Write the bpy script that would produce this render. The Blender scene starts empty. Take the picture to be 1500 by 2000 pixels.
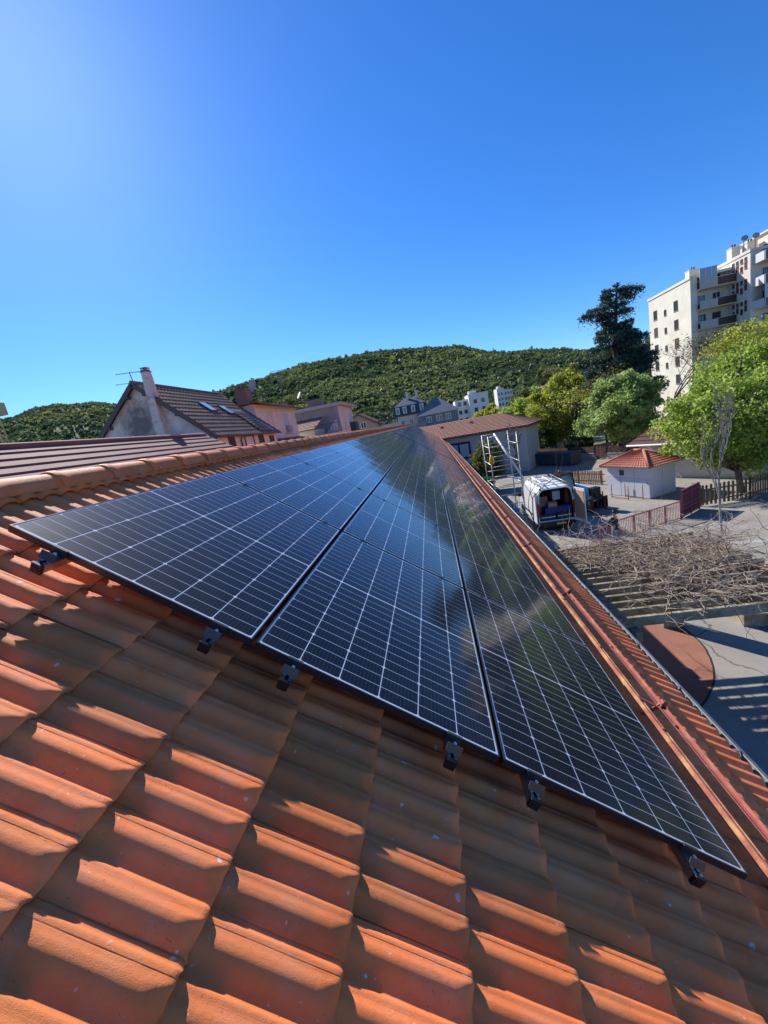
import bpy, math, random
import numpy as np
from mathutils import Matrix, Vector, Euler
R_ = math.radians
scene = bpy.context.scene
C = scene.collection

# ------------------------------------------------------------------ camera
cam_d = bpy.data.cameras.new('camera'); cam = bpy.data.objects.new('camera', cam_d); C.objects.link(cam)
cam_d.sensor_fit = 'VERTICAL'; cam_d.sensor_height = 36.0; cam_d.sensor_width = 27.0
cam_d.lens = 13.854; cam_d.clip_start = 0.05; cam_d.clip_end = 9000
CAMZ = 7.6
cam.matrix_world = Matrix(((0.97698679, 0.15656603, 0.14485815, 0.0),
                           (0.10793417, 0.22288237, -0.96885172, 0.0),
                           (-0.18397559, 0.96219049, 0.20085430, CAMZ),
                           (0, 0, 0, 1)))
scene.camera = cam

# ------------------------------------------------------------------ sky and sun
SUN_AZ, SUN_EL = -40.0, 38.8           # azimuth from +Y towards +X, elevation
world = bpy.data.worlds.new('World'); scene.world = world; world.use_nodes = True
wn = world.node_tree; wn.nodes.clear()
sky = wn.nodes.new('ShaderNodeTexSky'); sky.sky_type = 'NISHITA'; sky.sun_disc = False
sky.sun_elevation = R_(SUN_EL); sky.sun_rotation = R_(SUN_AZ)
sky.altitude = 300; sky.air_density = 1.0; sky.dust_density = 0.22; sky.ozone_density = 4.0
hs = wn.nodes.new('ShaderNodeHueSaturation'); hs.inputs['Saturation'].default_value = 1.24
bg = wn.nodes.new('ShaderNodeBackground'); bg.inputs['Strength'].default_value = 0.065
wo = wn.nodes.new('ShaderNodeOutputWorld')
wn.links.new(sky.outputs[0], hs.inputs['Color']); tint = wn.nodes.new('ShaderNodeMix'); tint.data_type = 'RGBA'; tint.blend_type = 'MULTIPLY'; tint.inputs[0].default_value = 1.0; tint.inputs[7].default_value = (0.54, 0.735, 1.0, 1)   # deep spring blue
wn.links.new(hs.outputs[0], tint.inputs[6]); wn.links.new(tint.outputs[2], bg.inputs['Color']); wn.links.new(bg.outputs[0], wo.inputs[0])
sd = bpy.data.lights.new('sun', 'SUN'); sun = bpy.data.objects.new('sun', sd); C.objects.link(sun)
sd.energy = 2.55; sd.angle = R_(0.53); sd.color = (1.0, 0.95, 0.89)
sv = Vector((math.sin(R_(SUN_AZ)) * math.cos(R_(SUN_EL)), math.cos(R_(SUN_AZ)) * math.cos(R_(SUN_EL)), math.sin(R_(SUN_EL))))
sun.rotation_euler = sv.to_track_quat('Z', 'Y').to_euler(); sun.location = (-30, 30, 60)
scene.view_settings.view_transform = 'Standard'; scene.view_settings.look = 'None'
scene.view_settings.exposure = 1.5; scene.view_settings.gamma = 1.0

# ------------------------------------------------------------------ materials
MATS = {}
def mat(name, col, rough=0.8, var=0.15, nscale=3.0, bump=0.0, bscale=60.0, metal=0.0, spec=0.4, col2=None, objrand=0.0, detail=6.0, trans=0.0, c2lo=0.35, c2hi=0.65):
    """plain surface: base colour broken up by noise (value variation, a second colour), grain relief"""
    if name in MATS: return MATS[name]
    m = bpy.data.materials.new(name); m.use_nodes = True; MATS[name] = m
    nt = m.node_tree; b = nt.nodes['Principled BSDF']; L = nt.links
    tc = nt.nodes.new('ShaderNodeTexCoord'); nz = nt.nodes.new('ShaderNodeTexNoise')
    nz.inputs['Scale'].default_value = nscale; nz.inputs['Detail'].default_value = detail; nz.inputs['Roughness'].default_value = 0.6
    L.new(tc.outputs['Object'], nz.inputs['Vector'])
    src = None
    if col2:
        mr = nt.nodes.new('ShaderNodeMapRange'); mr.inputs[1].default_value = c2lo; mr.inputs[2].default_value = c2hi
        L.new(nz.outputs['Fac'], mr.inputs[0])
        mx = nt.nodes.new('ShaderNodeMix'); mx.data_type = 'RGBA'
        mx.inputs[6].default_value = (*col, 1); mx.inputs[7].default_value = (*col2, 1); L.new(mr.outputs[0], mx.inputs[0]); src = mx.outputs[2]
    hv = nt.nodes.new('ShaderNodeHueSaturation'); hv.inputs['Color'].default_value = (*col, 1)
    if src: L.new(src, hv.inputs['Color'])
    nz2 = nt.nodes.new('ShaderNodeTexNoise'); nz2.inputs['Scale'].default_value = nscale * 4.3; nz2.inputs['Detail'].default_value = 5
    L.new(tc.outputs['Object'], nz2.inputs['Vector'])
    m2 = nt.nodes.new('ShaderNodeMapRange'); m2.inputs[1].default_value = 0.25; m2.inputs[2].default_value = 0.75
    m2.inputs[3].default_value = 1 - var; m2.inputs[4].default_value = 1 + var; L.new(nz2.outputs['Fac'], m2.inputs[0])
    last = m2.outputs[0]
    if objrand:
        oi = nt.nodes.new('ShaderNodeObjectInfo'); m3 = nt.nodes.new('ShaderNodeMapRange'); m3.inputs[3].default_value = 1 - objrand; m3.inputs[4].default_value = 1 + objrand
        L.new(oi.outputs['Random'], m3.inputs[0]); mm = nt.nodes.new('ShaderNodeMath'); mm.operation = 'MULTIPLY'
        L.new(last, mm.inputs[0]); L.new(m3.outputs[0], mm.inputs[1]); last = mm.outputs[0]
    L.new(last, hv.inputs['Value']); L.new(hv.outputs[0], b.inputs['Base Color'])
    b.inputs['Roughness'].default_value = rough; b.inputs['Metallic'].default_value = metal; b.inputs['Specular IOR Level'].default_value = spec
    if bump:
        nb = nt.nodes.new('ShaderNodeTexNoise'); nb.inputs['Scale'].default_value = bscale; nb.inputs['Detail'].default_value = 4
        L.new(tc.outputs['Object'], nb.inputs['Vector']); bp = nt.nodes.new('ShaderNodeBump'); bp.inputs['Strength'].default_value = bump; bp.inputs['Distance'].default_value = 0.01
        L.new(nb.outputs['Fac'], bp.inputs['Height']); L.new(bp.outputs[0], b.inputs['Normal'])
    return m

def tile_material():
    m = bpy.data.materials.new('terracotta'); m.use_nodes = True; nt = m.node_tree; b = nt.nodes['Principled BSDF']; L = nt.links
    N = nt.nodes.new
    geo = N('ShaderNodeNewGeometry'); oi = N('ShaderNodeObjectInfo'); at = N('ShaderNodeAttribute'); at.attribute_name = 'rnd'
    tc = N('ShaderNodeTexCoord')
    def noise(sc, det=5, ro=0.6):
        n = N('ShaderNodeTexNoise'); n.inputs['Scale'].default_value = sc; n.inputs['Detail'].default_value = det; n.inputs['Roughness'].default_value = ro
        L.new(geo.outputs['Position'], n.inputs['Vector']); return n.outputs['Fac']
    def mr(x, a, c, lo=0.0, hi=1.0):
        n = N('ShaderNodeMapRange'); n.inputs[1].default_value = a; n.inputs[2].default_value = c; n.inputs[3].default_value = lo; n.inputs[4].default_value = hi; L.new(x, n.inputs[0]); return n.outputs[0]
    def mix(f, a, c):
        n = N('ShaderNodeMix'); n.data_type = 'RGBA'
        for s, v in ((6, a), (7, c)):
            if isinstance(v, tuple): n.inputs[s].default_value = (*v, 1)
            else: L.new(v, n.inputs[s])
        if isinstance(f, float): n.inputs[0].default_value = f
        else: L.new(f, n.inputs[0])
        return n.outputs[2]
    def math_(op, a, c):
        n = N('ShaderNodeMath'); n.operation = op
        for i, v in enumerate((a, c)):
            if isinstance(v, (int, float)): n.inputs[i].default_value = v
            else: L.new(v, n.inputs[i])
        return n.outputs[0]
    rnd = math_('ADD', oi.outputs['Random'], at.outputs['Fac'])
    rnd = math_('FRACT', rnd, 0)
    c = mix(mr(noise(2.2), 0.3, 0.7), (0.82, 0.21, 0.060), (0.86, 0.285, 0.095))      # fired clay, two tones
    c = mix(mr(rnd, 0, 1, 0, 0.55), c, (0.78, 0.18, 0.055))                            # batch to batch
    c = mix(math_('MULTIPLY', mr(noise(9.0, 8), 0.52, 0.72), 0.35), c, (0.46, 0.13, 0.045))  # sooty blotches
    sx = N('ShaderNodeMapping'); sx.inputs['Scale'].default_value = (2.0, 30.0, 2.0); L.new(geo.outputs['Position'], sx.inputs[0])
    ns = N('ShaderNodeTexNoise'); ns.inputs['Scale'].default_value = 1.0; ns.inputs['Detail'].default_value = 6; L.new(sx.outputs[0], ns.inputs['Vector'])
    c = mix(math_('MULTIPLY', mr(ns.outputs['Fac'], 0.55, 0.75), 0.28), c, (0.42, 0.17, 0.07))   # run-off streaks
    c = mix(math_('MULTIPLY', mr(noise(4.0, 9, .75), 0.45, 0.70), 0.30), c, (0.66, 0.40, 0.27))                     # pale dust film
    gw = math_('MULTIPLY', mr(noise(6.0, 7), 0.57, 0.68), mr(noise(300.0, 2), 0.5, 0.62))
    c = mix(math_('MULTIPLY', gw, 0.45), c, (0.50, 0.44, 0.38))                               # pale efflorescence grains
    vo = N('ShaderNodeTexVoronoi'); vo.inputs['Scale'].default_value = 17.0; vo.inputs['Randomness'].default_value = 1.0
    wp = N('ShaderNodeTexNoise'); wp.inputs['Scale'].default_value = 40; L.new(geo.outputs['Position'], wp.inputs['Vector'])
    vm = N('ShaderNodeVectorMath'); vm.operation = 'MULTIPLY_ADD'; vm.inputs[1].default_value = (0.035,) * 3
    L.new(wp.outputs['Color'], vm.inputs[0]); L.new(geo.outputs['Position'], vm.inputs[2]); L.new(vm.outputs[0], vo.inputs['Vector'])
    sel = N('ShaderNodeSeparateColor'); L.new(vo.outputs['Color'], sel.inputs[0])
    size = mr(sel.outputs[0], 0.76, 1.0, 0.0, 0.19)
    spot = math_('LESS_THAN', vo.outputs['Distance'], size)
    c = mix(math_('MULTIPLY', spot, 0.75), c, (0.70, 0.64, 0.56))                              # droppings, lichen, mortar specks
    v2 = N('ShaderNodeTexVoronoi'); v2.inputs['Scale'].default_value = 75.0; L.new(vm.outputs[0], v2.inputs['Vector']); s2 = N('ShaderNodeSeparateColor'); L.new(v2.outputs['Color'], s2.inputs[0])
    dot = math_('LESS_THAN', v2.outputs['Distance'], mr(s2.outputs[0], 0.90, 1.0, 0.0, 0.22))
    c = mix(math_('MULTIPLY', dot, 0.7), c, (0.66, 0.60, 0.52))
    v3 = N('ShaderNodeTexVoronoi'); v3.inputs['Scale'].default_value = 110.0; L.new(vm.outputs[0], v3.inputs['Vector']); s3 = N('ShaderNodeSeparateColor'); L.new(v3.outputs['Color'], s3.inputs[0])
    pit = math_('LESS_THAN', v3.outputs['Distance'], mr(s3.outputs[0], 0.86, 1.0, 0.0, 0.25))
    c = mix(math_('MULTIPLY', pit, 0.55), c, (0.12, 0.07, 0.05))                              # dark pits in the clay
    hv = N('ShaderNodeHueSaturation'); L.new(c, hv.inputs['Color']); L.new(mr(rnd, 0, 1, 0.72, 1.16), hv.inputs['Value'])
    L.new(hv.outputs[0], b.inputs['Base Color'])
    b.inputs['Roughness'].default_value = 0.6; b.inputs['Specular IOR Level'].default_value = 0.12
    bp = N('ShaderNodeBump'); bp.inputs['Strength'].default_value = 0.55; bp.inputs['Distance'].default_value = 0.004
    hsum = math_('ADD', math_('MULTIPLY', noise(70.0, 5), 0.6), math_('ADD', math_('MULTIPLY', noise(520.0, 3), 0.8), math_('MULTIPLY', pit, -0.5)))
    L.new(hsum, bp.inputs['Height']); L.new(bp.outputs[0], b.inputs['Normal'])
    return m
M_TILE = tile_material()

# ------------------------------------------------------------------ mesh helpers
class MB:
    def __init__(s): s.v = []; s.f = []; s.sm = []
    def add(s, vs, fs, smooth=False):
        o = len(s.v); s.v += [tuple(v) for v in vs]; s.f += [tuple(i + o for i in f) for f in fs]; s.sm += [smooth] * len(fs); return s
    def box(s, c, d, rot=None, bev=0.0):
        x, y, z = d[0] / 2, d[1] / 2, d[2] / 2
        vs = [Vector(p) for p in ((-x, -y, -z), (x, -y, -z), (x, y, -z), (-x, y, -z), (-x, -y, z), (x, -y, z), (x, y, z), (-x, y, z))]
        if rot is not None:
            E = Euler(rot).to_matrix() if not isinstance(rot, Matrix) else rot
            vs = [E @ v for v in vs]
        vs = [v + Vector(c) for v in vs]
        return s.add(vs, ((0, 3, 2, 1), (4, 5, 6, 7), (0, 1, 5, 4), (1, 2, 6, 5), (2, 3, 7, 6), (3, 0, 4, 7)))
    def b2(s, x0, x1, y0, y1, z0, z1): return s.box(((x0 + x1) / 2, (y0 + y1) / 2, (z0 + z1) / 2), (abs(x1 - x0), abs(y1 - y0), abs(z1 - z0)))
    def bar(s, a, b, w, h, up=(0, 0, 1)):
        a, b = Vector(a), Vector(b); d = b - a; Ln = d.length; y = d.normalized(); x = y.cross(Vector(up))
        if x.length < 1e-4: x = y.cross(Vector((1, 0, 0)))
        x.normalize(); z = x.cross(y)
        return s.box((a + b) / 2, (w, Ln, h), rot=Matrix((x, y, z)).transposed())
    def tube(s, pts, rad, n=6, cap=True, smooth=True):
        pts = [Vector(p) for p in pts]; k = len(pts)
        rad = [rad] * k if isinstance(rad, (int, float)) else rad
        vs = []; prev = None
        for i, p in enumerate(pts):
            t = (pts[min(i + 1, k - 1)] - pts[max(i - 1, 0)])
            t = t.normalized() if t.length > 1e-9 else Vector((0, 0, 1))
            u = t.cross(Vector((0.31, 0.17, 1.0)) if prev is None else prev)
            u = (t.cross(Vector((0, 0, 1))) if abs(t.z) < 0.9 else t.cross(Vector((1, 0, 0)))) if prev is None else (prev - t * prev.dot(t))
            if u.length < 1e-6: u = t.cross(Vector((1, 0.3, 0)))
            u.normalize(); prev = u; w = t.cross(u)
            for j in range(n):
                a = 2 * math.pi * j / n; vs.append(p + (u * math.cos(a) + w * math.sin(a)) * rad[i])
        fs = [(i * n + j, i * n + (j + 1) % n, (i + 1) * n + (j + 1) % n, (i + 1) * n + j) for i in range(k - 1) for j in range(n)]
        s.add(vs, fs, smooth)
        if cap:
            o = len(s.v) - len(vs); s.f += [tuple(o + j for j in range(n))[::-1], tuple(o + (k - 1) * n + j for j in range(n))]; s.sm += [False, False]
        return s
    def lathe(s, prof, c=(0, 0, 0), n=16, axis='z', smooth=True):
        vs = []
        for r, h in prof:
            for j in range(n):
                a = 2 * math.pi * j / n; q = (r * math.cos(a), r * math.sin(a), h)
                if axis == 'x': q = (q[2], q[0], q[1])
                if axis == 'y': q = (q[1], q[2], q[0])
                vs.append((q[0] + c[0], q[1] + c[1], q[2] + c[2]))
        k = len(prof)
        fs = [(i * n + j, i * n + (j + 1) % n, (i + 1) * n + (j + 1) % n, (i + 1) * n + j) for i in range(k - 1) for j in range(n)]
        s.add(vs, fs, smooth); o = len(s.v) - len(vs)
        s.f += [tuple(o + j for j in range(n))[::-1], tuple(o + (k - 1) * n + j for j in range(n))]; s.sm += [False, False]
        return s
    def poly(s, pts, smooth=False): return s.add(pts, (tuple(range(len(pts))),), smooth)
    def prism(s, pts, vec):
        n = len(pts); vec = Vector(vec); a = [Vector(p) for p in pts]; b = [p + vec for p in a]
        return s.add(a + b, [tuple(range(n))[::-1], tuple(range(n, 2 * n))] + [(i, (i + 1) % n, n + (i + 1) % n, n + i) for i in range(n)])
    def mesh(s, name, m):
        me = bpy.data.meshes.new(name); me.from_pydata(s.v, [], s.f)
        if any(s.sm): me.polygons.foreach_set('use_smooth', s.sm)
        me.materials.append(m); me.update(); return me
    def build(s, name, m, parent=None, bevel=0.0, **k):
        return link(name, s.mesh(name, m), parent, bevel=bevel, **k)
def link(name, me, parent=None, loc=None, rot=None, bevel=0.0, label=None, cat=None, group=None, kind=None):
    o = bpy.data.objects.new(name, me); C.objects.link(o)
    if parent: o.parent = parent
    if loc is not None: o.location = loc
    if rot is not None: o.rotation_euler = rot
    if bevel:
        md = o.modifiers.new('bevel', 'BEVEL'); md.width = bevel; md.segments = 2; md.limit_method = 'ANGLE'
    return tag(o, label, cat, group, kind)
def tag(o, label=None, cat=None, group=None, kind=None):
    if label: o['label'] = label
    if cat: o['category'] = cat
    if group: o['group'] = group
    if kind: o['kind'] = kind
    return o
def thing(name, label, cat, loc=(0, 0, 0), rot=(0, 0, 0), group=None):
    return link(name, None, None, loc, rot, 0, label, cat, group)
def npmesh(name, V, F, m, smooth=False, attrs=None):
    """fast mesh from numpy arrays; F is (n,3) or (n,4)"""
    me = bpy.data.meshes.new(name); n, k = F.shape
    me.vertices.add(len(V)); me.vertices.foreach_set('co', np.ascontiguousarray(V, dtype=np.float32).ravel())
    me.loops.add(n * k); me.loops.foreach_set('vertex_index', np.ascontiguousarray(F, dtype=np.int32).ravel())
    me.polygons.add(n); me.polygons.foreach_set('loop_start', np.arange(0, n * k, k, dtype=np.int32))
    if smooth: me.polygons.foreach_set('use_smooth', np.ones(n, dtype=bool))
    for nm, arr in (attrs or {}).items():
        a = me.attributes.new(nm, 'FLOAT', 'POINT'); a.data.foreach_set('value', np.ascontiguousarray(arr, dtype=np.float32))
    me.materials.append(m); me.update(calc_edges=True); me.validate(); return me

M_RED = mat('weathered_red_steel', (0.30, 0.075, 0.055), 0.55, 0.18, 6, 0.15, 90, spec=0.4, col2=(0.42, 0.17, 0.10), c2lo=0.5, c2hi=0.75)
M_RUST = mat('rusty_red_steel', (0.33, 0.10, 0.06), 0.6, 0.2, 5, 0.2, 90, col2=(0.52, 0.27, 0.11), c2lo=0.45, c2hi=0.62)
M_ALU = mat('mill_aluminium', (0.55, 0.56, 0.57), 0.35, 0.08, 20, metal=1.0)
M_BLK = mat('black_plastic', (0.012, 0.012, 0.013), 0.45, 0.1, 20)
M_BLKM = mat('black_anodised', (0.02, 0.02, 0.022), 0.32, 0.1, 20, spec=0.6)
M_STEEL = mat('bolt_steel', (0.7, 0.7, 0.7), 0.2, 0.05, 20, metal=1.0)
M_ZINC = mat('zinc_gutter', (0.24, 0.26, 0.28), 0.5, 0.18, 4, metal=0.7, col2=(0.32, 0.34, 0.35))
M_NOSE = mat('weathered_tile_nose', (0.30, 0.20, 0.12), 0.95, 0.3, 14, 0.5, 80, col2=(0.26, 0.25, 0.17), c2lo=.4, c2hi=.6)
M_WALL = mat('rough_render_wall', (0.56, 0.53, 0.48), 0.9, 0.08, 1.2, 0.2, 60, col2=(0.44, 0.42, 0.39))
M_WOODB = mat('roof_batten', (0.16, 0.10, 0.06), 0.85, 0.2, 5)
# ------------------------------------------------------------------ the building under the camera: walls, tiled roof, gutter
TH = R_(35.23); UD = Vector((math.cos(TH), 0, -math.sin(TH))); NR = Vector((math.sin(TH), 0, math.cos(TH)))
RO = Vector((-1.794, 1.428, CAMZ - 0.095))            # ridge-side near corner of the panel field, on the glass plane
Y0, Y1 = -5.0, 50.2                                    # roof extent along the ridge, from RO
bld = thing('school_building', 'long low building with terracotta roof under the solar panels', 'building', (0, 0, 0))
EX = RO.x + UD.x * 4.55; RX = RO.x + UD.x * -0.62      # eave and ridge in plan
wz = RO.z + UD.z * 4.55 - 0.34
mb = MB(); mb.b2(2 * RX - EX + 0.45, EX - 0.45, RO.y + Y0 + 0.3, RO.y + Y1 - 0.3, 0, wz); mb.build('wall', M_WALL, bld)
dk = MB()   # roof deck (both slopes) in the roof frame of the near slope; tiles lie on it
xs0, xs1 = -0.62, 4.62
apex = Vector((xs0, 0, -0.20))
def deckpt(s, y, h): return (s, y, h)
ma, mb_ = 0.20 * math.tan(TH), 0.28 * math.tan(TH)     # mitre at the ridge
dk.add([(xs0 + ma, Y0, -0.20), (xs1, Y0, -0.20), (xs1, Y1, -0.20), (xs0 + ma, Y1, -0.20), (xs0 + mb_, Y0, -0.28), (xs1, Y0, -0.28), (xs1, Y1, -0.28), (xs0 + mb_, Y1, -0.28)],
       ((0, 1, 2, 3), (7, 6, 5, 4), (0, 4, 5, 1), (1, 5, 6, 2), (2, 6, 7, 3), (3, 7, 4, 0)))
roof = dk.build('tiled_roof', M_WOODB, bld, loc=RO, rot=(0, TH, 0))
# far slope of the roof, mirrored about the ridge line
RIDGE = RO + UD * xs0 + Vector((0, 0, -0.20 / math.cos(TH)))

GA, TW = 0.36, 0.23          # course gauge, tile width
def spl(ctrl, t):
    xs = np.array([c[0] for c in ctrl]); ys = np.array([c[1] for c in ctrl])
    t = np.asarray(t) % 1.0
    i = np.clip(np.searchsorted(xs, t, side='right') - 1, 0, len(xs) - 2)
    h = xs[i + 1] - xs[i]; u = (t - xs[i]) / h
    sl_ = np.diff(ys) / np.diff(xs); d = np.zeros(len(xs)); d[1:-1] = np.where(sl_[:-1] * sl_[1:] > 0, 2 * sl_[:-1] * sl_[1:] / (sl_[:-1] + sl_[1:] + 1e-12), 0)   # monotone, no overshoot
    h00 = 2 * u**3 - 3 * u**2 + 1; h10 = u**3 - 2 * u**2 + u; h01 = -2 * u**3 + 3 * u**2; h11 = u**3 - u**2
    return h00 * ys[i] + h10 * h * d[i] + h01 * ys[i + 1] + h11 * h * d[i + 1]
PROF = [(0, 0.0), (0.07, 0.0), (0.14, 0.005), (0.19, 0.0155), (0.225, 0.0188), (0.29, 0.0200), (0.345, 0.0203), (0.39, 0.0210), (0.46, 0.0240), (0.54, 0.0262), (0.62, 0.0257), (0.71, 0.0213), (0.81, 0.0130), (0.91, 0.0042), (1.0, 0.0)]
PROFS = [(0, 0.0), (0.07, 0.0), (0.14, 0.005), (0.19, 0.0152), (0.225, 0.0185), (0.29, 0.0198), (0.333, 0.0202), (0.340, 0.0190), (0.350, 0.0202), (0.40, 0.0212), (0.46, 0.0240), (0.54, 0.0262), (0.62, 0.0257), (0.71, 0.0213), (0.81, 0.0130), (0.91, 0.0042), (1.0, 0.0)]
def tile_mesh(name, fine=True, seed=0):
    """clay tile with two rolls; local x runs down the slope and ends at 0, y across, z off the roof"""
    rng = np.random.RandomState(seed)
    nu = 22 if fine else 6
    tt = np.linspace(0, 1, nu + 1)
    if not fine: tt = np.array([0, 0.09, 0.21, 0.34, 0.57, 0.76, 0.90, 1.0]); nu = 7
    else: tt = np.sort(np.unique(np.r_[tt, 0.333, 0.340, 0.350]));
    us = np.r_[tt, 1 + tt[1:]]
    vs = np.array([-0.43, -0.36, -0.25, -0.15, -0.10, -0.08, -0.06, -0.045, -0.03, -0.018, -0.008, -0.002, 0.0]) if fine else np.array([-0.40, -0.07, 0.0])
    U, V = np.meshgrid(us, vs)
    z = np.where(U <= 1.0, spl(PROFS, np.clip(U, 0, .9999)), spl(PROF, np.clip(U - 1, 0, .9999)))
    z = np.where(U >= 2.0, 0, z)
    if fine:
        tl = U % 1.0
        w = np.clip((V + 0.085) / 0.085, 0, 1)
        cut = 0.0276 - 0.0040 * w - np.clip(tl - (0.56 - 0.16 * w), 0, 1) * (0.02 + 0.045 * w) + (1 - w) * 0.012   # struck facet at the nose
        z = np.where(tl > 0.37, np.minimum(z, np.maximum(cut, 0.0)), z)
        z -= 0.0045 * np.clip((V + 0.012) / 0.012, 0, 1) ** 2
        z += rng.normal(0, 0.00025, z.shape); ku = np.linspace(0, 1, 9); lo = np.interp(us / 2, ku, rng.normal(0, 0.0009, 9)); z += lo[None, :]; V[-4:] += np.interp(us / 2, np.linspace(0, 1, 15), rng.normal(0, 0.0016, 15))[None, :]
    z = z + (V + GA) / GA * 0.026 - 0.183            # each tile lies tilted on the course below
    Y = -(U * TW / 2)                                # rolls counted from the far edge towards the viewer
    verts = np.stack([V, Y, z], -1).reshape(-1, 3); nv, nuu = U.shape
    idx = np.arange(nv * nuu).reshape(nv, nuu)
    F = [(idx[i, j], idx[i + 1, j], idx[i + 1, j + 1], idx[i, j + 1]) for i in range(nv - 1) for j in range(nuu - 1)]
    F = [f[::-1] for f in F]
    # nose face and side edges
    th = 0.019
    b0 = len(verts); nose = verts[idx[-1]].copy(); nose[:, 2] -= th; nose[:, 0] -= 0.004
    back = nose.copy(); back[:, 0] -= 0.06
    sideA = verts[idx[:, 0]].copy(); sideA[:, 2] -= th; sideB = verts[idx[:, -1]].copy(); sideB[:, 2] -= th
    verts = np.r_[verts, nose, back, sideA, sideB]
    fl = len(F)
    for j in range(nuu - 1):
        F.append((idx[-1, j], idx[-1, j + 1], b0 + j + 1, b0 + j)[::1]); F.append((b0 + j, b0 + j + 1, b0 + nuu + j + 1, b0 + nuu + j))
    sa = b0 + 2 * nuu; sb = sa + nv
    for i in range(nv - 1):
        F.append((idx[i, 0], idx[i + 1, 0], sa + i + 1, sa + i)); F.append((idx[i + 1, -1], idx[i, -1], sb + i, sb + i + 1))
    return verts, np.array(F), fl
def mk_tile(seed):
    V, F, fl = tile_mesh('tile', True, seed); me = npmesh('tile', V, F, M_TILE)
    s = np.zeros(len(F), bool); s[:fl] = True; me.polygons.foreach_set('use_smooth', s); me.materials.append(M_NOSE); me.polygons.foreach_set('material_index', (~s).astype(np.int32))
    return me
tile_meshes = [mk_tile(s) for s in range(8)]
VL, FL_, _ = tile_mesh('tile', False)
rng = random.Random(4)
far_v, far_f, far_r = [], [], []; far_n = 0
def far_tile(s, y, flip=False):
    global far_n
    v = VL.copy(); v[:, 0] += s; v[:, 1] += y; v[:, 2] += rng.uniform(-0.001, 0.001)
    far_v.append(v); far_f.append(FL_ + far_n); far_r.append(np.full(len(v), rng.random())); far_n += len(v)
ntile = 0
for k in range(-5, 10):
    s = 1.437 + GA * k; off = 0.183 if k % 2 else 0.068
    n0 = int((Y0 - off) / TW) + 1; n1 = int((Y1 - off) / TW)
    for n in range(n0, n1):
        y = off + TW * n
        near = (-1.75 < y < 0.75) or (k == -4 and -1.9 < y < 6.0) or (k >= 6 and 0 < y < 5.2)
        if near and y > -1.45 and k > -5 and ntile < 300:
            ntile += 1
            link('tile', tile_meshes[rng.randrange(8)], roof, loc=(s + rng.uniform(-.003, .003), y + rng.uniform(-.0015, .0015), rng.uniform(-.0015, .0015)),
                 rot=(rng.uniform(-.004, .004), rng.uniform(-.004, .004), rng.uniform(-.006, .006)))
        else: far_tile(s, y)
FV, FF, FR_ = np.concatenate(far_v), np.concatenate(far_f), np.concatenate(far_r)
FV[:, 0] = np.maximum(FV[:, 0], xs0 + 0.10)
link('tile_field', npmesh('tile_field', FV, FF, M_TILE, attrs={'rnd': FR_}), roof, kind='stuff')
print('near tiles', ntile)
# the slope behind the ridge: same tiles, mirrored
far_v, far_f, far_r = [], [], []; far_n = 0
for k in range(-4, 10):
    s = 1.437 + GA * k
    for n in range(int(Y0 / TW), int(Y1 / TW)): far_tile(s, TW * n + (0.115 if k % 2 else 0))
bv = np.concatenate(far_v); bv[:, 0] = np.maximum(bv[:, 0] - xs0, 0.12)
B = bpy.data.objects
me = npmesh('tile_field', bv * np.array([1, -1, 1]) + np.array([0, 0, 0]), np.concatenate(far_f), M_TILE, attrs={'rnd': np.concatenate(far_r)})
back = MB(); back.add([(ma, -Y1, -0.20), (xs1 - xs0, -Y1, -0.20), (xs1 - xs0, -Y0, -0.20), (ma, -Y0, -0.20), (mb_, -Y1, -0.28), (xs1 - xs0, -Y1, -0.28), (xs1 - xs0, -Y0, -0.28), (mb_, -Y0, -0.28)],
         ((0, 1, 2, 3), (7, 6, 5, 4), (0, 4, 5, 1), (1, 5, 6, 2), (2, 6, 7, 3), (3, 7, 4, 0)))
ridge_w = RO + UD * xs0
rb = back.build('tiled_roof', M_WOODB, bld)
rb.matrix_world = Matrix.Translation(ridge_w) @ Matrix.Rotation(math.pi, 4, 'Z') @ Matrix.Rotation(TH, 4, 'Y') @ Matrix.Translation(Vector((-2 * 0.20 * math.tan(TH) * 0 - 0.0, 0, 0)))
link('tile_field', me, rb, kind='stuff')
# gable end triangles under the verge
for yy in (RO.y + Y0 + 0.3, RO.y + Y1 - 0.3):
    g = MB(); hw = EX - 0.45 - RX; g.prism([(RX - hw, yy - 0.1, wz - 0.02), (RX + hw, yy - 0.1, wz - 0.02), (RX, yy - 0.1, RIDGE.z - 0.12)], (0, 0.2, 0)); g.build('gable', M_WALL, bld)
# ridge tiles: tapered half barrels, each lapping the next
def ridge_mesh(seed):
    rr = random.Random(seed); mbx = MB(); n = 14
    prof = [(-0.02, 0.104), (0.0, 0.108), (0.02, 0.108), (0.04, 0.101), (0.09, 0.098), (0.25, 0.095), (0.42, 0.091)]
    vs = []
    for y, r in prof:
        for j in range(n + 1):
            a = math.pi * (j / n) * 1.04 - 0.02 * math.pi
            vs.append((math.cos(a) * r * 1.02, y, math.sin(a) * r * 0.98 + rr.gauss(0, .0003)))
    fs = [(i * (n + 1) + j, (i + 1) * (n + 1) + j, (i + 1) * (n + 1) + j + 1, i * (n + 1) + j + 1) for i in range(len(prof) - 1) for j in range(n)]
    fs = [f[::-1] for f in fs]
    mbx.add(vs, fs, True)
    for i0 in (0,):
        ins = [(v[0] * 0.88, v[1] + 0.0, v[2] * 0.88) for v in vs[:n + 1]]
        mbx.add(vs[:n + 1] + ins, [(j, j + 1, n + 2 + j, n + 1 + j) for j in range(n)], False)
    return mbx.mesh('ridge_tile', M_TILE)
rmesh = [ridge_mesh(s) for s in range(3)]
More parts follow.
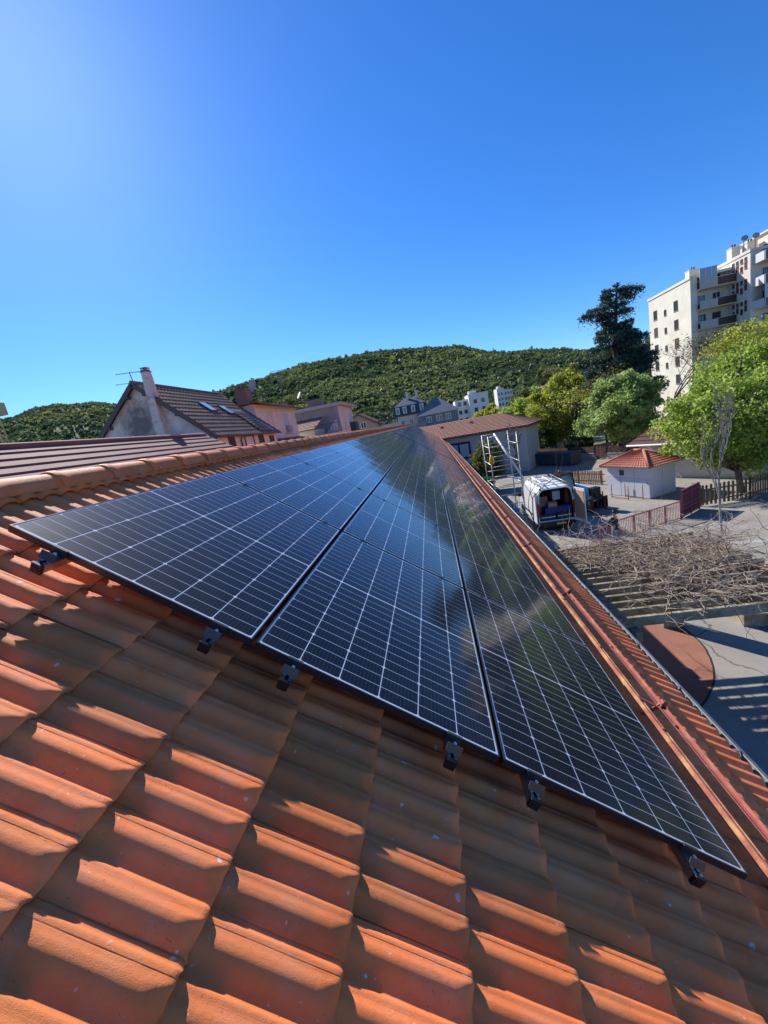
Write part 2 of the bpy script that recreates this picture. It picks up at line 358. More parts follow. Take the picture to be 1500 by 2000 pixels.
RT = RO + UD * -0.468 + NR * -0.125
irot = Euler((0, -TH, 0))
for i in range(int((Y1 - Y0) / 0.40)):
    yy = Y0 + 0.12 + i * 0.40
    l = (xs0 + 0.235 * UD.z * -1 , yy, -0.235 * NR.z)
    link('ridge_tile', rmesh[i % 3], roof, loc=l, rot=(rng.uniform(-.006, .006), -TH + rng.uniform(-.03, .03), rng.uniform(-.012, .012)))
# mortar bedding under the ridge tiles
mo = MB(); 
mo.prism([(RX - 0.105, RO.y + Y0 + 0.1, RIDGE.z - 0.09), (RX + 0.105, RO.y + Y0 + 0.1, RIDGE.z - 0.09), (RX + 0.06, RO.y + Y0 + 0.1, RIDGE.z + 0.05), (RX - 0.06, RO.y + Y0 + 0.1, RIDGE.z + 0.05)], (0, Y1 - Y0 - 0.2, 0)); mo.build('ridge_mortar', mat('mortar', (0.36, 0.24, 0.17), 0.95, 0.2, 8, 0.4, 60), bld)
# gutter: half round zinc with rolled front bead, brackets
gt = MB(); gx = 4.70; n = 10; GY0, GY1 = RO.y + Y0 - 0.05, RO.y + Y1 + 0.05
GC = RO + UD * 4.70 + NR * -0.205; r = 0.062
pr = [(-r * math.cos(math.pi * j / n), -r * math.sin(math.pi * j / n)) for j in range(n + 1)]
pr2 = [(x * 0.96, z * 0.96) for x, z in pr]
vs = [(GC.x + 0.030 + x, yv, GC.z + z) for yv in np.linspace(GY0, GY1, 28) for x, z in pr + pr2[::-1]]; kk = 2 * (n + 1)
fs = [(i * kk + j, i * kk + (j + 1) % kk, (i + 1) * kk + (j + 1) % kk, (i + 1) * kk + j) for i in range(27) for j in range(kk)]
gt.add(vs, fs, True); gtr = gt.build('gutter', M_ZINC, bld)
bd = MB(); bd.tube([(GC.x + 0.030 + r + 0.004, GY0, GC.z + 0.004), (GC.x + 0.030 + r + 0.004, GY1, GC.z + 0.004)], 0.011, 8); bd.build('gutter_bead', M_ZINC, gtr)
for i in range(70):
    yv = GY0 + 0.3 + i * 0.78
    if yv > GY1: break
    g = MB(); g.b2(GC.x + 0.030 - r, GC.x + 0.030 + r + 0.012, yv - 0.012, yv + 0.012, GC.z + 0.004, GC.z + 0.009); g.build('gutter_bracket', M_ZINC, gtr)
fb = MB(); fb.b2(EX - 0.10, EX + 0.02, RO.y + Y0 + 0.05, RO.y + Y1 - 0.05, GC.z - 0.13, GC.z + 0.02); fb.build('fascia_board', mat('fascia_brown', (0.20, 0.13, 0.09), 0.7, 0.15, 4), bld)

# ------------------------------------------------------------------ solar panels
PWd, PL, PITX, PITY = 1.134, 1.722, 1.154, 1.742
def cell_mat(name, far=False):
    m = bpy.data.materials.new(name); m.use_nodes = True; nt = m.node_tree; b = nt.nodes['Principled BSDF']; L = nt.links; N = nt.nodes.new
    tc = N('ShaderNodeTexCoord'); sp = N('ShaderNodeSeparateXYZ'); L.new(tc.outputs['Object'], sp.inputs[0])
    def mth(op, a, c=0.0, d=None):
        n = N('ShaderNodeMath'); n.operation = op
        for i, v in enumerate((a, c) if d is None else (a, c, d)):
            if isinstance(v, (int, float)): n.inputs[i].default_value = v
            else: L.new(v, n.inputs[i])
        return n.outputs[0]
    def line(x, period, off, width):
        t = mth('FRACT', mth('DIVIDE', mth('ADD', x, off + width / 2), period)); return mth('LESS_THAN', t, width / period)
    def mixc(f, a, c):
        n = N('ShaderNodeMix'); n.data_type = 'RGBA'; L.new(f, n.inputs[0])
        for s, v in ((6, a), (7, c)):
            if isinstance(v, tuple): n.inputs[s].default_value = (*v, 1)
            else: L.new(v, n.inputs[s])
        return n.outputs[2]
    x, y = sp.outputs[0], sp.outputs[1]
    nz = N('ShaderNodeTexNoise'); nz.inputs['Scale'].default_value = 1.3; L.new(tc.outputs['Object'], nz.inputs['Vector'])
    rp = N('ShaderNodeMapRange'); rp.inputs[1].default_value = 0.35; rp.inputs[2].default_value = 0.65; L.new(nz.outputs['Fac'], rp.inputs[0])
    col = mixc(rp.outputs[0], (0.0045, 0.0048, 0.008), (0.007, 0.0075, 0.012))
    cx = mth('SUBTRACT', x, 0.0120) if far else x
    bus = line(mth('ADD', cx, 10.0), 0.01805 if not far else 0.185, 0.0090 if not far else -0.0, 0.0013 if not far else 0.0)
    if not far:
        col = mixc(bus, col, (0.075, 0.08, 0.09))
    else:
        b2 = line(mth('ADD', cx, 10.0), 0.0185, 0.0091, 0.0013); col = mixc(b2, col, (0.06, 0.065, 0.075))
        g1 = line(mth('ADD', mth('SUBTRACT', x, 0.0120), 0.0), 0.185, 0.0, 0.0048)
        g2 = line(mth('SUBTRACT', y, 0.0180), 0.07025, 0.0, 0.0028)
        g3 = mth('LESS_THAN', mth('ABSOLUTE', mth('SUBTRACT', y, 0.861)), 0.0055)
        e1 = mth('LESS_THAN', x, 0.014); e2 = mth('GREATER_THAN', x, 1.120); e3 = mth('LESS_THAN', y, 0.017); e4 = mth('GREATER_THAN', y, 1.705)
        g = g1
        for q in (g2, g3, e1, e2, e3, e4): g = mth('MAXIMUM', g, q)
        col = mixc(g, col, (0.82, 0.83, 0.85))
    L.new(col, b.inputs['Base Color']); b.inputs['Roughness'].default_value = 0.5; b.inputs['Specular IOR Level'].default_value = 0.15
    return m
M_CELL, M_SHEET = cell_mat('monocrystalline_cell'), cell_mat('cell_sheet', True)
M_BACK = mat('white_backsheet', (0.86, 0.87, 0.88), 0.6, 0.03, 5)
def glass_mat():
    m = bpy.data.materials.new('panel_glass'); m.use_nodes = True; nt = m.node_tree; nt.nodes.clear(); N = nt.nodes.new; L = nt.links
    out = N('ShaderNodeOutputMaterial'); mx = N('ShaderNodeMixShader'); tr = N('ShaderNodeBsdfTransparent'); gl = N('ShaderNodeBsdfGlossy')
    gl.inputs['Roughness'].default_value = 0.085; gl.inputs['Color'].default_value = (0.98, 0.98, 1, 1); tr.inputs['Color'].default_value = (0.97, 0.97, 0.97, 1)
    geo = N('ShaderNodeNewGeometry'); nz = N('ShaderNodeTexNoise'); nz.inputs['Scale'].default_value = 2.2; nz.inputs['Detail'].default_value = 2
    L.new(geo.outputs['Position'], nz.inputs['Vector']); bp = N('ShaderNodeBump'); bp.inputs['Strength'].default_value = 0.12; bp.inputs['Distance'].default_value = 0.02
    L.new(nz.outputs['Fac'], bp.inputs['Height']); L.new(bp.outputs[0], gl.inputs['Normal'])
    # thin dust film
    df = N('ShaderNodeBsdfDiffuse'); df.inputs['Color'].default_value = (0.45, 0.42, 0.38, 1); mx2 = N('ShaderNodeMixShader')
    vo = N('ShaderNodeTexVoronoi'); vo.inputs['Scale'].default_value = 55; L.new(geo.outputs['Position'], vo.inputs['Vector'])
    lt = N('ShaderNodeMath'); lt.operation = 'LESS_THAN'; lt.inputs[1].default_value = 0.07; L.new(vo.outputs['Distance'], lt.inputs[0])
    sc = N('ShaderNodeSeparateColor'); L.new(vo.outputs['Color'], sc.inputs[0]); g2 = N('ShaderNodeMath'); g2.operation = 'GREATER_THAN'; g2.inputs[1].default_value = 0.8; L.new(sc.outputs[0], g2.inputs[0])
    mu = N('ShaderNodeMath'); mu.operation = 'MULTIPLY'; L.new(lt.outputs[0], mu.inputs[0]); L.new(g2.outputs[0], mu.inputs[1])
    ma = N('ShaderNodeMath'); ma.operation = 'MULTIPLY_ADD'; ma.inputs[1].default_value = 0.30; dn_ = N('ShaderNodeTexNoise'); dn_.inputs['Scale'].default_value = 3.5; dn_.inputs['Detail'].default_value = 8; dn_.inputs['Roughness'].default_value = .7; L.new(geo.outputs['Position'], dn_.inputs['Vector']); dr_ = N('ShaderNodeMapRange'); dr_.inputs[1].default_value = .42; dr_.inputs[2].default_value = .75; dr_.inputs[3].default_value = .002; dr_.inputs[4].default_value = .022; L.new(dn_.outputs['Fac'], dr_.inputs[0]); L.new(dr_.outputs[0], ma.inputs[2]); L.new(mu.outputs[0], ma.inputs[0])
    L.new(ma.outputs[0], mx2.inputs[0]); L.new(tr.outputs[0], mx2.inputs[1]); L.new(df.outputs[0], mx2.inputs[2])
    dt = N('ShaderNodeVectorMath'); dt.operation = 'DOT_PRODUCT'; L.new(geo.outputs['Incoming'], dt.inputs[0]); L.new(geo.outputs['Normal'], dt.inputs[1])
    def mt(op, a, c=0.0):
        n = N('ShaderNodeMath'); n.operation = op
        for i, v in enumerate((a, c)):
            if isinstance(v, (int, float)): n.inputs[i].default_value = v
            else: L.new(v, n.inputs[i])
        return n.outputs[0]
    sch = mt('POWER', mt('SUBTRACT', 1.0, mt('ABSOLUTE', dt.outputs['Value'])), 4.2); fac = mt('ADD', mt('MULTIPLY', sch, 0.80), 0.008)   # anti-reflective glass
    L.new(fac, mx.inputs[0]); L.new(mx2.outputs[0], mx.inputs[1]); L.new(gl.outputs[0], mx.inputs[2]); L.new(mx.outputs[0], out.inputs[0])
    return m
M_GLASS = glass_mat()
FW, FH = 0.0065, 0.032
fr = MB()
fr.b2(0, PWd, 0, FW, -FH, 0.0004); fr.b2(0, PWd, PL - FW, PL, -FH, 0.0004); fr.b2(0, FW, FW, PL - FW, -FH, 0.0004); fr.b2(PWd - FW, PWd, FW, PL - FW, -FH, 0.0004)
fr.b2(FW, PWd - FW, FW, 0.03, -FH, -FH + 0.002); fr.b2(FW, PWd - FW, PL - 0.03, PL - FW, -FH, -FH + 0.002)
ME_FRAME = fr.mesh('frame', M_BLKM)
ME_BACK = MB().b2(FW, PWd - FW, FW, PL - FW, -0.006, -0.0015).mesh('backsheet', M_BACK)
ME_SHEET = MB().b2(FW, PWd - FW, FW, PL - FW, -0.006, -0.0015).mesh('cell_sheet', M_SHEET)
ME_GLASS = MB().poly([(FW, FW, 0), (PWd - FW, FW, 0), (PWd - FW, PL - FW, 0), (FW, PL - FW, 0)]).mesh('glass', M_GLASS)
CW, CH, ch = 0.1805, 0.0675, 0.0075
def cellmesh(kind):
    p = [[(ch, 0), (CW - ch, 0), (CW, ch), (CW, CH), (0, CH), (0, ch)], [(0, 0), (CW, 0), (CW, CH), (0, CH)], [(0, 0), (CW, 0), (CW, CH - ch), (CW - ch, CH), (ch, CH), (0, CH - ch)]][kind]
    return MB().prism([(x, y, -0.0018) for x, y in p], (0, 0, 0.00045)).mesh('cell', M_CELL)
ME_CELL = [cellmesh(k) for k in range(3)]
ORD = ['first', 'second', 'third', 'fourth', 'fifth', 'sixth', 'seventh', 'eighth', 'ninth', 'tenth', 'eleventh', 'twelfth', 'thirteenth', 'fourteenth', 'fifteenth', 'sixteenth', 'seventeenth', 'eighteenth', 'nineteenth', 'twentieth', 'twenty-first', 'twenty-second', 'twenty-third', 'twenty-fourth', 'twenty-fifth', 'twenty-sixth']
COLN = ['column next to the ridge', 'middle column', 'column next to the snow rails']
def prow(j): return j * PITY + (0.30 if j >= 10 else 0) + (0.30 if j >= 17 else 0)
for j in range(26):
    for i in range(3):
        P = RO + UD * (i * PITX) + Vector((0, prow(j), 0))
        t = thing('solar_panel', 'black framed solar panel, %s row from the viewer, %s' % (ORD[j], COLN[i]), 'solar panel', P, (rng.uniform(-.0012, .0012), TH + rng.uniform(-.0012, .0012), 0), 'solar panels on the tiled roof')
        link('frame', ME_FRAME, t); link('glass', ME_GLASS, t)
        if j < 2:
            link('backsheet', ME_BACK, t)
            for r_ in range(24):
                y = 0.0160 + 0.0013 + r_ * 0.07013 + (0.007 if r_ >= 12 else 0.0)
                for c_ in range(6): link('cell', ME_CELL[r_ % 3], t, loc=(0.0120 + 0.00225 + c_ * 0.185, y, 0))
        else: link('cell_sheet', ME_SHEET, t)
# mounting rails with end caps and clamps
RAILS = [0.241, 0.985, 1.337, 2.079, 2.450, 3.172]
RDES = ['nearest the ridge', 'second from the ridge', 'third from the ridge', 'fourth from the ridge', 'fifth from the ridge', 'nearest the snow rails']
for q, s in enumerate(RAILS):
    off = 0.085
    t = thing('mounting_rail', 'black capped aluminium mounting rail sticking out under the panels, %s' % RDES[q], 'mounting rail', RO + UD * s, (0, TH, 0), 'rails under the solar panels')
    r_ = MB(); yb = prow(25) + PL
    r_.b2(-0.020, 0.020, -off, yb, -0.074, -0.070); r_.b2(-0.020, -0.0165, -off, yb, -0.070, -0.034); r_.b2(0.0165, 0.020, -off, yb, -0.070, -0.034)
    r_.b2(-0.0165, -0.007, -off, yb, -0.038, -0.034); r_.b2(0.007, 0.0165, -off, yb, -0.038, -0.034); r_.b2(-0.0165, 0.0165, -off, yb, -0.055, -0.052)
    r_.build('rail', M_ALU, t)
    cp = MB(); cp.b2(-0.0225, 0.0225, -off - 0.016, -off - 0.0003, -0.076, -0.0325); cp.b2(-0.010, 0.010, -off - 0.018, -off - 0.016, -0.064, -0.046); cp.build('end_cap', M_BLK, t, bevel=0.004)
    cl = MB()  # end clamp: z-shaped plate with lip over the frame
    cl.b2(-0.034, 0.034, -0.006, 0.0065, 0.0016, 0.0045); cl.b2(-0.034, 0.034, -0.0062, -0.0030, -0.024, 0.0045); cl.b2(-0.034, 0.034, -0.050, -0.0030, -0.0275, -0.024)
    cl.box((0, -0.056, -0.014), (0.068, 0.004, 0.034), rot=(R_(-24), 0, 0))
    clo = cl.build('clamp', mat('black_steel_clamp', (0.045, 0.046, 0.044), 0.38, 0.15, 30, spec=0.6), t)
    bo = MB(); bo.lathe([(0.0075, -0.024), (0.0075, -0.010), (0.0068, -0.006), (0.003, -0.006), (0.003, -0.010)], (0.004, -0.028, 0), 12); bo.build('bolt', M_STEEL, clo)
    for y in np.arange(0.35, yb, 1.15):        # roof hooks
        hk = MB(); hk.b2(-0.016, 0.016, y - 0.03, y + 0.03, -0.088, -0.0742); hk.b2(0.02, 0.025, y - 0.03, y + 0.03, -0.165, -0.050); hk.b2(-0.016, 0.025, y - 0.03, y + 0.03, -0.100, -0.0882)
        if y < 6: hk.build('roof_hook', M_ALU, t)
# mid clamps between the panel rows
for j in range(1, 9):
    for q, s in enumerate(RAILS):
        mc = MB(); yj = prow(j) - 0.010
        mc.b2(-0.022, 0.022, -0.018, 0.018, 0.0016, 0.0042); mc.b2(-0.022, 0.022, -0.007, 0.007, -0.030, 0.0016); mc.lathe([(0.007, 0.0042), (0.007, 0.011), (0.003, 0.011)], (0, 0, 0), 8)
        mc.build('panel_clamp', M_BLKM, None, loc=RO + UD * s + Vector((0, yj, 0)), rot=(0, TH, 0),
                 label='small black clamp in the %s gap between panel rows, on rail %s' % (ORD[j - 1], RDES[q]), cat='clamp', group='clamps between panel rows')
# ------------------------------------------------------------------ snow rails along the eave
for nm, s, h, m, lab in (('inner', 3.735, -0.050, M_RUST, 'rust streaked red steel snow rail beside the panel edge'), ('outer', 3.885, -0.035, M_RED, 'red painted steel snow rail on the gutter side')):
    t = thing('snow_rail', lab, 'snow rail', RO + UD * s + NR * h, (0, TH, 0), 'snow rails along the eave')
    b = MB(); b.b2(-0.018, 0.018, -3.2, 48.5, -0.0045, 0.0); b.b2(0.0140, 0.018, -3.2, 48.5, 0.0, 0.026) if nm == 'outer' else b.b2(-0.018, -0.0140, -3.2, 48.5, -0.035, -0.0045)
    b.b2(0.005, 0.0085, -3.2, 48.5, 0.0002, 0.005)
    ang = b.build('angle_bar', m, t)
    for y in np.arange(0.02, 48, 1.0):
        bl = MB(); bl.lathe([(0.011, 0.0), (0.011, 0.007), (0.008, 0.009)], (-0.008, y + (0.1 if nm == 'outer' else 0), 0), 8); 
        if y < 12: bl.build('bolt', M_RUST, t)
    if nm == 'outer':
        for y in (-1.0, 0.18, 1.32, 3.33, 5.3, 7.3, 9.4, 11.5, 14, 17):
            k_ = MB(); k_.b2(-0.17, 0.0, y - 0.018, y + 0.018, -0.0105, -0.0052); k_.b2(-0.012, 0.0, y - 0.018, y + 0.018, -0.0052, 0.055); k_.bar((-0.07, y, -0.13), (0.02, y, 0.052), 0.034, 0.005, up=(0, 1, 0)); k_.b2(-0.02, 0.03, y - 0.018, y + 0.018, 0.0262, 0.031)
            k_.build('bracket', M_RED, t)
# ------------------------------------------------------------------ ground
NPR = np.random.RandomState(11)
def ground_mat(name, c1, c2, sc=0.6, rough=0.95, bump=0.3, grit=220, cracks=False):
    m = bpy.data.materials.new(name); m.use_nodes = True; nt = m.node_tree; b = nt.nodes['Principled BSDF']; L = nt.links; N = nt.nodes.new
    geo = N('ShaderNodeNewGeometry')
    def nz(s, d): n = N('ShaderNodeTexNoise'); n.inputs['Scale'].default_value = s; n.inputs['Detail'].default_value = d; n.inputs['Roughness'].default_value = 0.65; L.new(geo.outputs['Position'], n.inputs['Vector']); return n.outputs['Fac']
    a = N('ShaderNodeMapRange'); a.inputs[1].default_value = 0.35; a.inputs[2].default_value = 0.65; L.new(nz(sc, 8), a.inputs[0])
    mx = N('ShaderNodeMix'); mx.data_type = 'RGBA'; mx.inputs[6].default_value = (*c1, 1); mx.inputs[7].default_value = (*c2, 1); L.new(a.outputs[0], mx.inputs[0])
    hv = N('ShaderNodeHueSaturation'); L.new(mx.outputs[2], hv.inputs['Color'])
    g = N('ShaderNodeMapRange'); g.inputs[1].default_value = 0.3; g.inputs[2].default_value = 0.7; g.inputs[3].default_value = 0.75; g.inputs[4].default_value = 1.25; L.new(nz(grit * 0.3, 3), g.inputs[0]); L.new(g.outputs[0], hv.inputs['Value'])
    fin = hv.outputs[0]
    if cracks:
        w1 = N('ShaderNodeTexNoise'); w1.inputs['Scale'].default_value = .9; w1.inputs['Detail'].default_value = 4; L.new(geo.outputs['Position'], w1.inputs['Vector'])
        vm = N('ShaderNodeVectorMath'); vm.operation = 'MULTIPLY_ADD'; vm.inputs[1].default_value = (1.6,) * 3; L.new(w1.outputs['Color'], vm.inputs[0]); L.new(geo.outputs['Position'], vm.inputs[2])
        vo = N('ShaderNodeTexVoronoi'); vo.feature = 'DISTANCE_TO_EDGE'; vo.inputs['Scale'].default_value = .22; L.new(vm.outputs[0], vo.inputs['Vector'])
        lt = N('ShaderNodeMapRange'); lt.inputs[1].default_value = .004; lt.inputs[2].default_value = .0095; lt.inputs[3].default_value = .7; lt.inputs[4].default_value = 0; L.new(vo.outputs['Distance'], lt.inputs[0])
        m3 = N('ShaderNodeMix'); m3.data_type = 'RGBA'; L.new(lt.outputs[0], m3.inputs[0]); L.new(fin, m3.inputs[6]); m3.inputs[7].default_value = (.07, .065, .06, 1)
        st = N('ShaderNodeMapRange'); st.inputs[1].default_value = .56; st.inputs[2].default_value = .68; st.inputs[4].default_value = .45; L.new(nz(.35, 9), st.inputs[0])
        m4 = N('ShaderNodeMix'); m4.data_type = 'RGBA'; L.new(st.outputs[0], m4.inputs[0]); L.new(m3.outputs[2], m4.inputs[6]); m4.inputs[7].default_value = (.14, .125, .105, 1); fin = m4.outputs[2]
    L.new(fin, b.inputs['Base Color']); b.inputs['Roughness'].default_value = rough; b.inputs['Specular IOR Level'].default_value = 0.25
    bp = N('ShaderNodeBump'); bp.inputs['Strength'].default_value = bump; bp.inputs['Distance'].default_value = 0.02; L.new(nz(grit * 0.25, 3), bp.inputs['Height']); L.new(bp.outputs[0], b.inputs['Normal'])
    return m
M_ASPH = ground_mat('old_grey_asphalt', (0.245, 0.222, 0.188), (0.32, 0.292, 0.25), cracks=True)
M_EARTH = ground_mat('grass_and_earth', (0.10, 0.12, 0.05), (0.16, 0.15, 0.09), 0.05)
M_RUBBER = ground_mat('red_rubber_surface', (0.235, 0.105, 0.07), (0.31, 0.14, 0.09), 1.2)
M_CONC = mat('concrete', (0.40, 0.385, 0.355), 0.9, 0.12, 2.5, 0.2, 50, col2=(0.30, 0.29, 0.27))
g = MB(); g.poly([(2400 * math.cos(a), 2400 * math.sin(a), -0.012) for a in np.linspace(0, 2 * math.pi, 49)[:-1]]); g.build('ground', M_EARTH, kind='structure')
g = MB(); g.poly([(1.5, -25, 0), (60, -25, 0), (60, 58, 0), (9, 58, 0), (1.5, 50, 0)]); g.build('courtyard_paving', M_ASPH, kind='structure')
g = MB(); g.poly([(-60, -60, 0), (-5.5, -60, 0), (-5.5, 70, 0), (-60, 70, 0)]); g.build('street_paving', M_ASPH, kind='structure')
cx, cy, cr = 2.89, 11.82, 3.83
g = MB(); rr = random.Random(3)
rim = [(cx + (cr + rr.uniform(-.015, .015)) * math.cos(a), cy + (cr + rr.uniform(-.015, .015)) * math.sin(a)) for a in np.linspace(0, 2 * math.pi, 121)[:-1]]
g.poly([(x, y, 0.012) for x, y in rim]); g.build('play_surface', M_RUBBER, kind='structure')
g = MB(); k = len(rim)
rout = [(cx + (x - cx) * 1.012, cy + (y - cy) * 1.012) for x, y in rim]
g.add([(x, y, 0.016) for x, y in rim] + [(x, y, 0.004) for x, y in rout], [(i, (i + 1) % k, k + (i + 1) % k, k + i)[::-1] for i in range(k)]); g.build('play_surface_edge', mat('dark_joint', (0.03, 0.028, 0.026), 0.9, 0.3, 20), kind='structure')
g = MB(); g.add([(11.2, 18.45, 0.008), (30, 14.7, 0.008), (30, 14.3, 0.008), (11.2, 18.05, 0.008)], ((3, 2, 1, 0),)); g.build('concrete_strip', mat('pale_concrete', (0.37, 0.35, 0.31), 0.9, 0.1, 3), kind='structure')

# ------------------------------------------------------------------ hills and their forest
SKY = np.array([(-100, 6.0), (-75, 7.0), (-60, 7.4), (-49.2, 8.16), (-46.5, 9.0), (-44.2, 9.19), (-40, 8.8), (-38.1, 8.3), (-33.5, 7.2), (-30.5, 7.6), (-28.9, 8.0), (-25.6, 8.5), (-20.8, 9.27), (-16.5, 10.2), (-12.2, 10.5), (-6.5, 10.35), (2.5, 9.25), (6.2, 8.77), (7.6, 8.2), (9, 7.55), (12.2, 6.75), (15.8, 6.15), (19.3, 5.2), (22.5, 4.2), (30, 3.2), (45, 3), (70, 3), (100, 3)])
def hill_R(az): return 1150 + 450 / (1 + np.exp((az + 36) / 1.5))
def hnoise(x, y):
    v = 0
    for i, (s, a) in enumerate(((240, 1), (110, .55), (52, .3), (25, .14))):
        v = v + a * np.sin(x / s * 2.1 + i * 1.7 + 1.3 * np.sin(y / s * 1.3 + i)) * np.cos(y / s * 1.9 + 0.9 * i + np.sin(x / s * 1.1))
    return v
def hill_z(az, r):
    el = np.interp(az, SKY[:, 0], SKY[:, 1]) - 0.38
    Rr = hill_R(az); zt = CAMZ + Rr * np.tan(np.radians(el))
    t = np.clip((r - 330) / (Rr - 330), 0, 1.25)
    s = np.where(t <= 1, 0.30 * t + 0.70 * t * t * (3 - 2 * t), 1 - (t - 1) * 0.9)
    x, y = r * np.sin(np.radians(az)), r * np.cos(np.radians(az))
    return zt * s + hnoise(x, y) * 11 * np.clip(t * 3, 0, 1) * np.clip((1.0 - t) * 4, 0.0, 1)
az = np.linspace(-95, 95, 190); rr_ = np.r_[320, np.linspace(340, 2050, 60)]
A_, Rr_ = np.meshgrid(az, rr_); Z_ = hill_z(A_, Rr_); Z_ = np.maximum(Z_, -0.5); Z_[0] = -0.05
HV = np.stack([Rr_ * np.sin(np.radians(A_)), Rr_ * np.cos(np.radians(A_)), Z_], -1).reshape(-1, 3)
ii = np.arange(A_.size).reshape(A_.shape)
HF = np.stack([ii[:-1, :-1], ii[1:, :-1], ii[1:, 1:], ii[:-1, 1:]], -1).reshape(-1, 4)[:, ::-1]
link('hills', npmesh('hills', HV, HF, mat('forest_floor', (0.10, 0.125, 0.045), 0.95, 0.3, 0.02), True), kind='structure')

def leaf_mat(name, c1, c2, c3=None, trans=0.45, rough=0.6):
    m = bpy.data.materials.new(name); m.use_nodes = True; nt = m.node_tree; nt.nodes.clear(); N = nt.nodes.new; L = nt.links
    out = N('ShaderNodeOutputMaterial'); at = N('ShaderNodeAttribute'); at.attribute_name = 'rnd'; cr = N('ShaderNodeValToRGB')
    cr.color_ramp.elements[0].color = (*c1, 1); cr.color_ramp.elements[1].color = (*(c3 or c2), 1)
    if c3: e = cr.color_ramp.elements.new(0.5); e.color = (*c2, 1)
    L.new(at.outputs['Fac'], cr.inputs[0])
    d = N('ShaderNodeBsdfDiffuse'); t = N('ShaderNodeBsdfTranslucent'); mx = N('ShaderNodeMixShader'); mx.inputs[0].default_value = trans
    L.new(cr.outputs[0], d.inputs[0]); L.new(cr.outputs[0], t.inputs[0]); L.new(d.outputs[0], mx.inputs[1]); L.new(t.outputs[0], mx.inputs[2])
    gl = N('ShaderNodeBsdfGlossy'); gl.inputs['Roughness'].default_value = 0.5; m2 = N('ShaderNodeMixShader'); m2.inputs[0].default_value = 0.03
    L.new(mx.outputs[0], m2.inputs[1]); L.new(gl.outputs[0], m2.inputs[2]); L.new(m2.outputs[0], out.inputs[0]); return m
# icosahedron
ph = (1 + 5 ** .5) / 2
ICO = np.array([(-1, ph, 0), (1, ph, 0), (-1, -ph, 0), (1, -ph, 0), (0, -1, ph), (0, 1, ph), (0, -1, -ph), (0, 1, -ph), (ph, 0, -1), (ph, 0, 1), (-ph, 0, -1), (-ph, 0, 1)]) / math.sqrt(1 + ph * ph)
ICF = np.array([(0, 11, 5), (0, 5, 1), (0, 1, 7), (0, 7, 10), (0, 10, 11), (1, 5, 9), (5, 11, 4), (11, 10, 2), (10, 7, 6), (7, 1, 8), (3, 9, 4), (3, 4, 2), (3, 2, 6), (3, 6, 8), (3, 8, 9), (4, 9, 5), (2, 4, 11), (6, 2, 10), (8, 6, 7), (9, 8, 1)])
def forest(n, seed, azr, kinds):
    rs = np.random.RandomState(seed); az = rs.uniform(*azr, n); t = rs.uniform(0, 1, n) ** 0.75
    Rm = hill_R(az); r = 335 + t * (Rm * 1.03 - 335); z = hill_z(az, r)
    x, y = r * np.sin(np.radians(az)), r * np.cos(np.radians(az))
    patch = hnoise(x * 1.7 + 300, y * 1.7) + rs.normal(0, .45, n)
    con = patch > 1.2
    rad = np.exp(rs.normal(1.12, .36, n)) * np.where(con, 0.5, 1.0); hh = np.where(con, rad * rs.uniform(1.7, 2.5, n), rad * rs.uniform(0.5, 0.8, n))
    K = 9                                   # crowns as loose sprays of foliage
    d = rs.normal(0, 1, (n, K, 3)); d /= np.linalg.norm(d, axis=2, keepdims=True); d *= rs.uniform(.35, 1, (n, K, 1)); d[:, :, 2] = np.abs(d[:, :, 2]) * 1.1 - .15
    d[:, :, :2] *= np.where(con, .75, 1)[:, None, None] * np.where(con[:, None], 1.15 - np.clip(d[:, :, 2], 0, 1), 1)[:, :, None]
    P = d * np.stack([rad, rad, hh * 1.5], -1)[:, None] + np.stack([x, y, z + hh * .25], -1)[:, None]
    a = rs.normal(0, 1, (n, K, 3)); a /= np.linalg.norm(a, axis=2, keepdims=True); e = rs.normal(0, 1, (n, K, 3)); e -= a * (a * e).sum(2, keepdims=True); e /= np.linalg.norm(e, axis=2, keepdims=True)
    sz = (rad * .62)[:, None, None] * rs.uniform(.6, 1.2, (n, K, 1)); V = np.stack([P - a * sz, P + e * sz * .8, P + a * sz, P - e * sz * .8], 2); F = np.arange(n * K * 4).reshape(-1, 4)
    col = np.where(con, rs.uniform(0.0, 0.25, n), np.clip(0.40 + 0.36 * np.clip(patch - rs.normal(0, .25, n), -1.2, .9) * -1 + rs.normal(0, .07, n), 0.2, 1))
    cc = np.clip(np.repeat(col, K * 4) + np.repeat(rs.normal(0, .05, n * K), 4), 0, 1); return V.reshape(-1, 3), F, cc
FVv, FFf, FC = forest(62000, 5, (-62, 32), None)
M_FOREST = leaf_mat('forest_canopy', (0.045, 0.080, 0.036), (0.13, 0.165, 0.055), (0.24, 0.26, 0.08), 0.4)
fo = link('hill_forest', npmesh('hill_forest', FVv, FFf, M_FOREST, False, {'rnd': FC}), kind='stuff'); tag(fo, 'mixed spring forest covering the hills behind the town', 'forest')

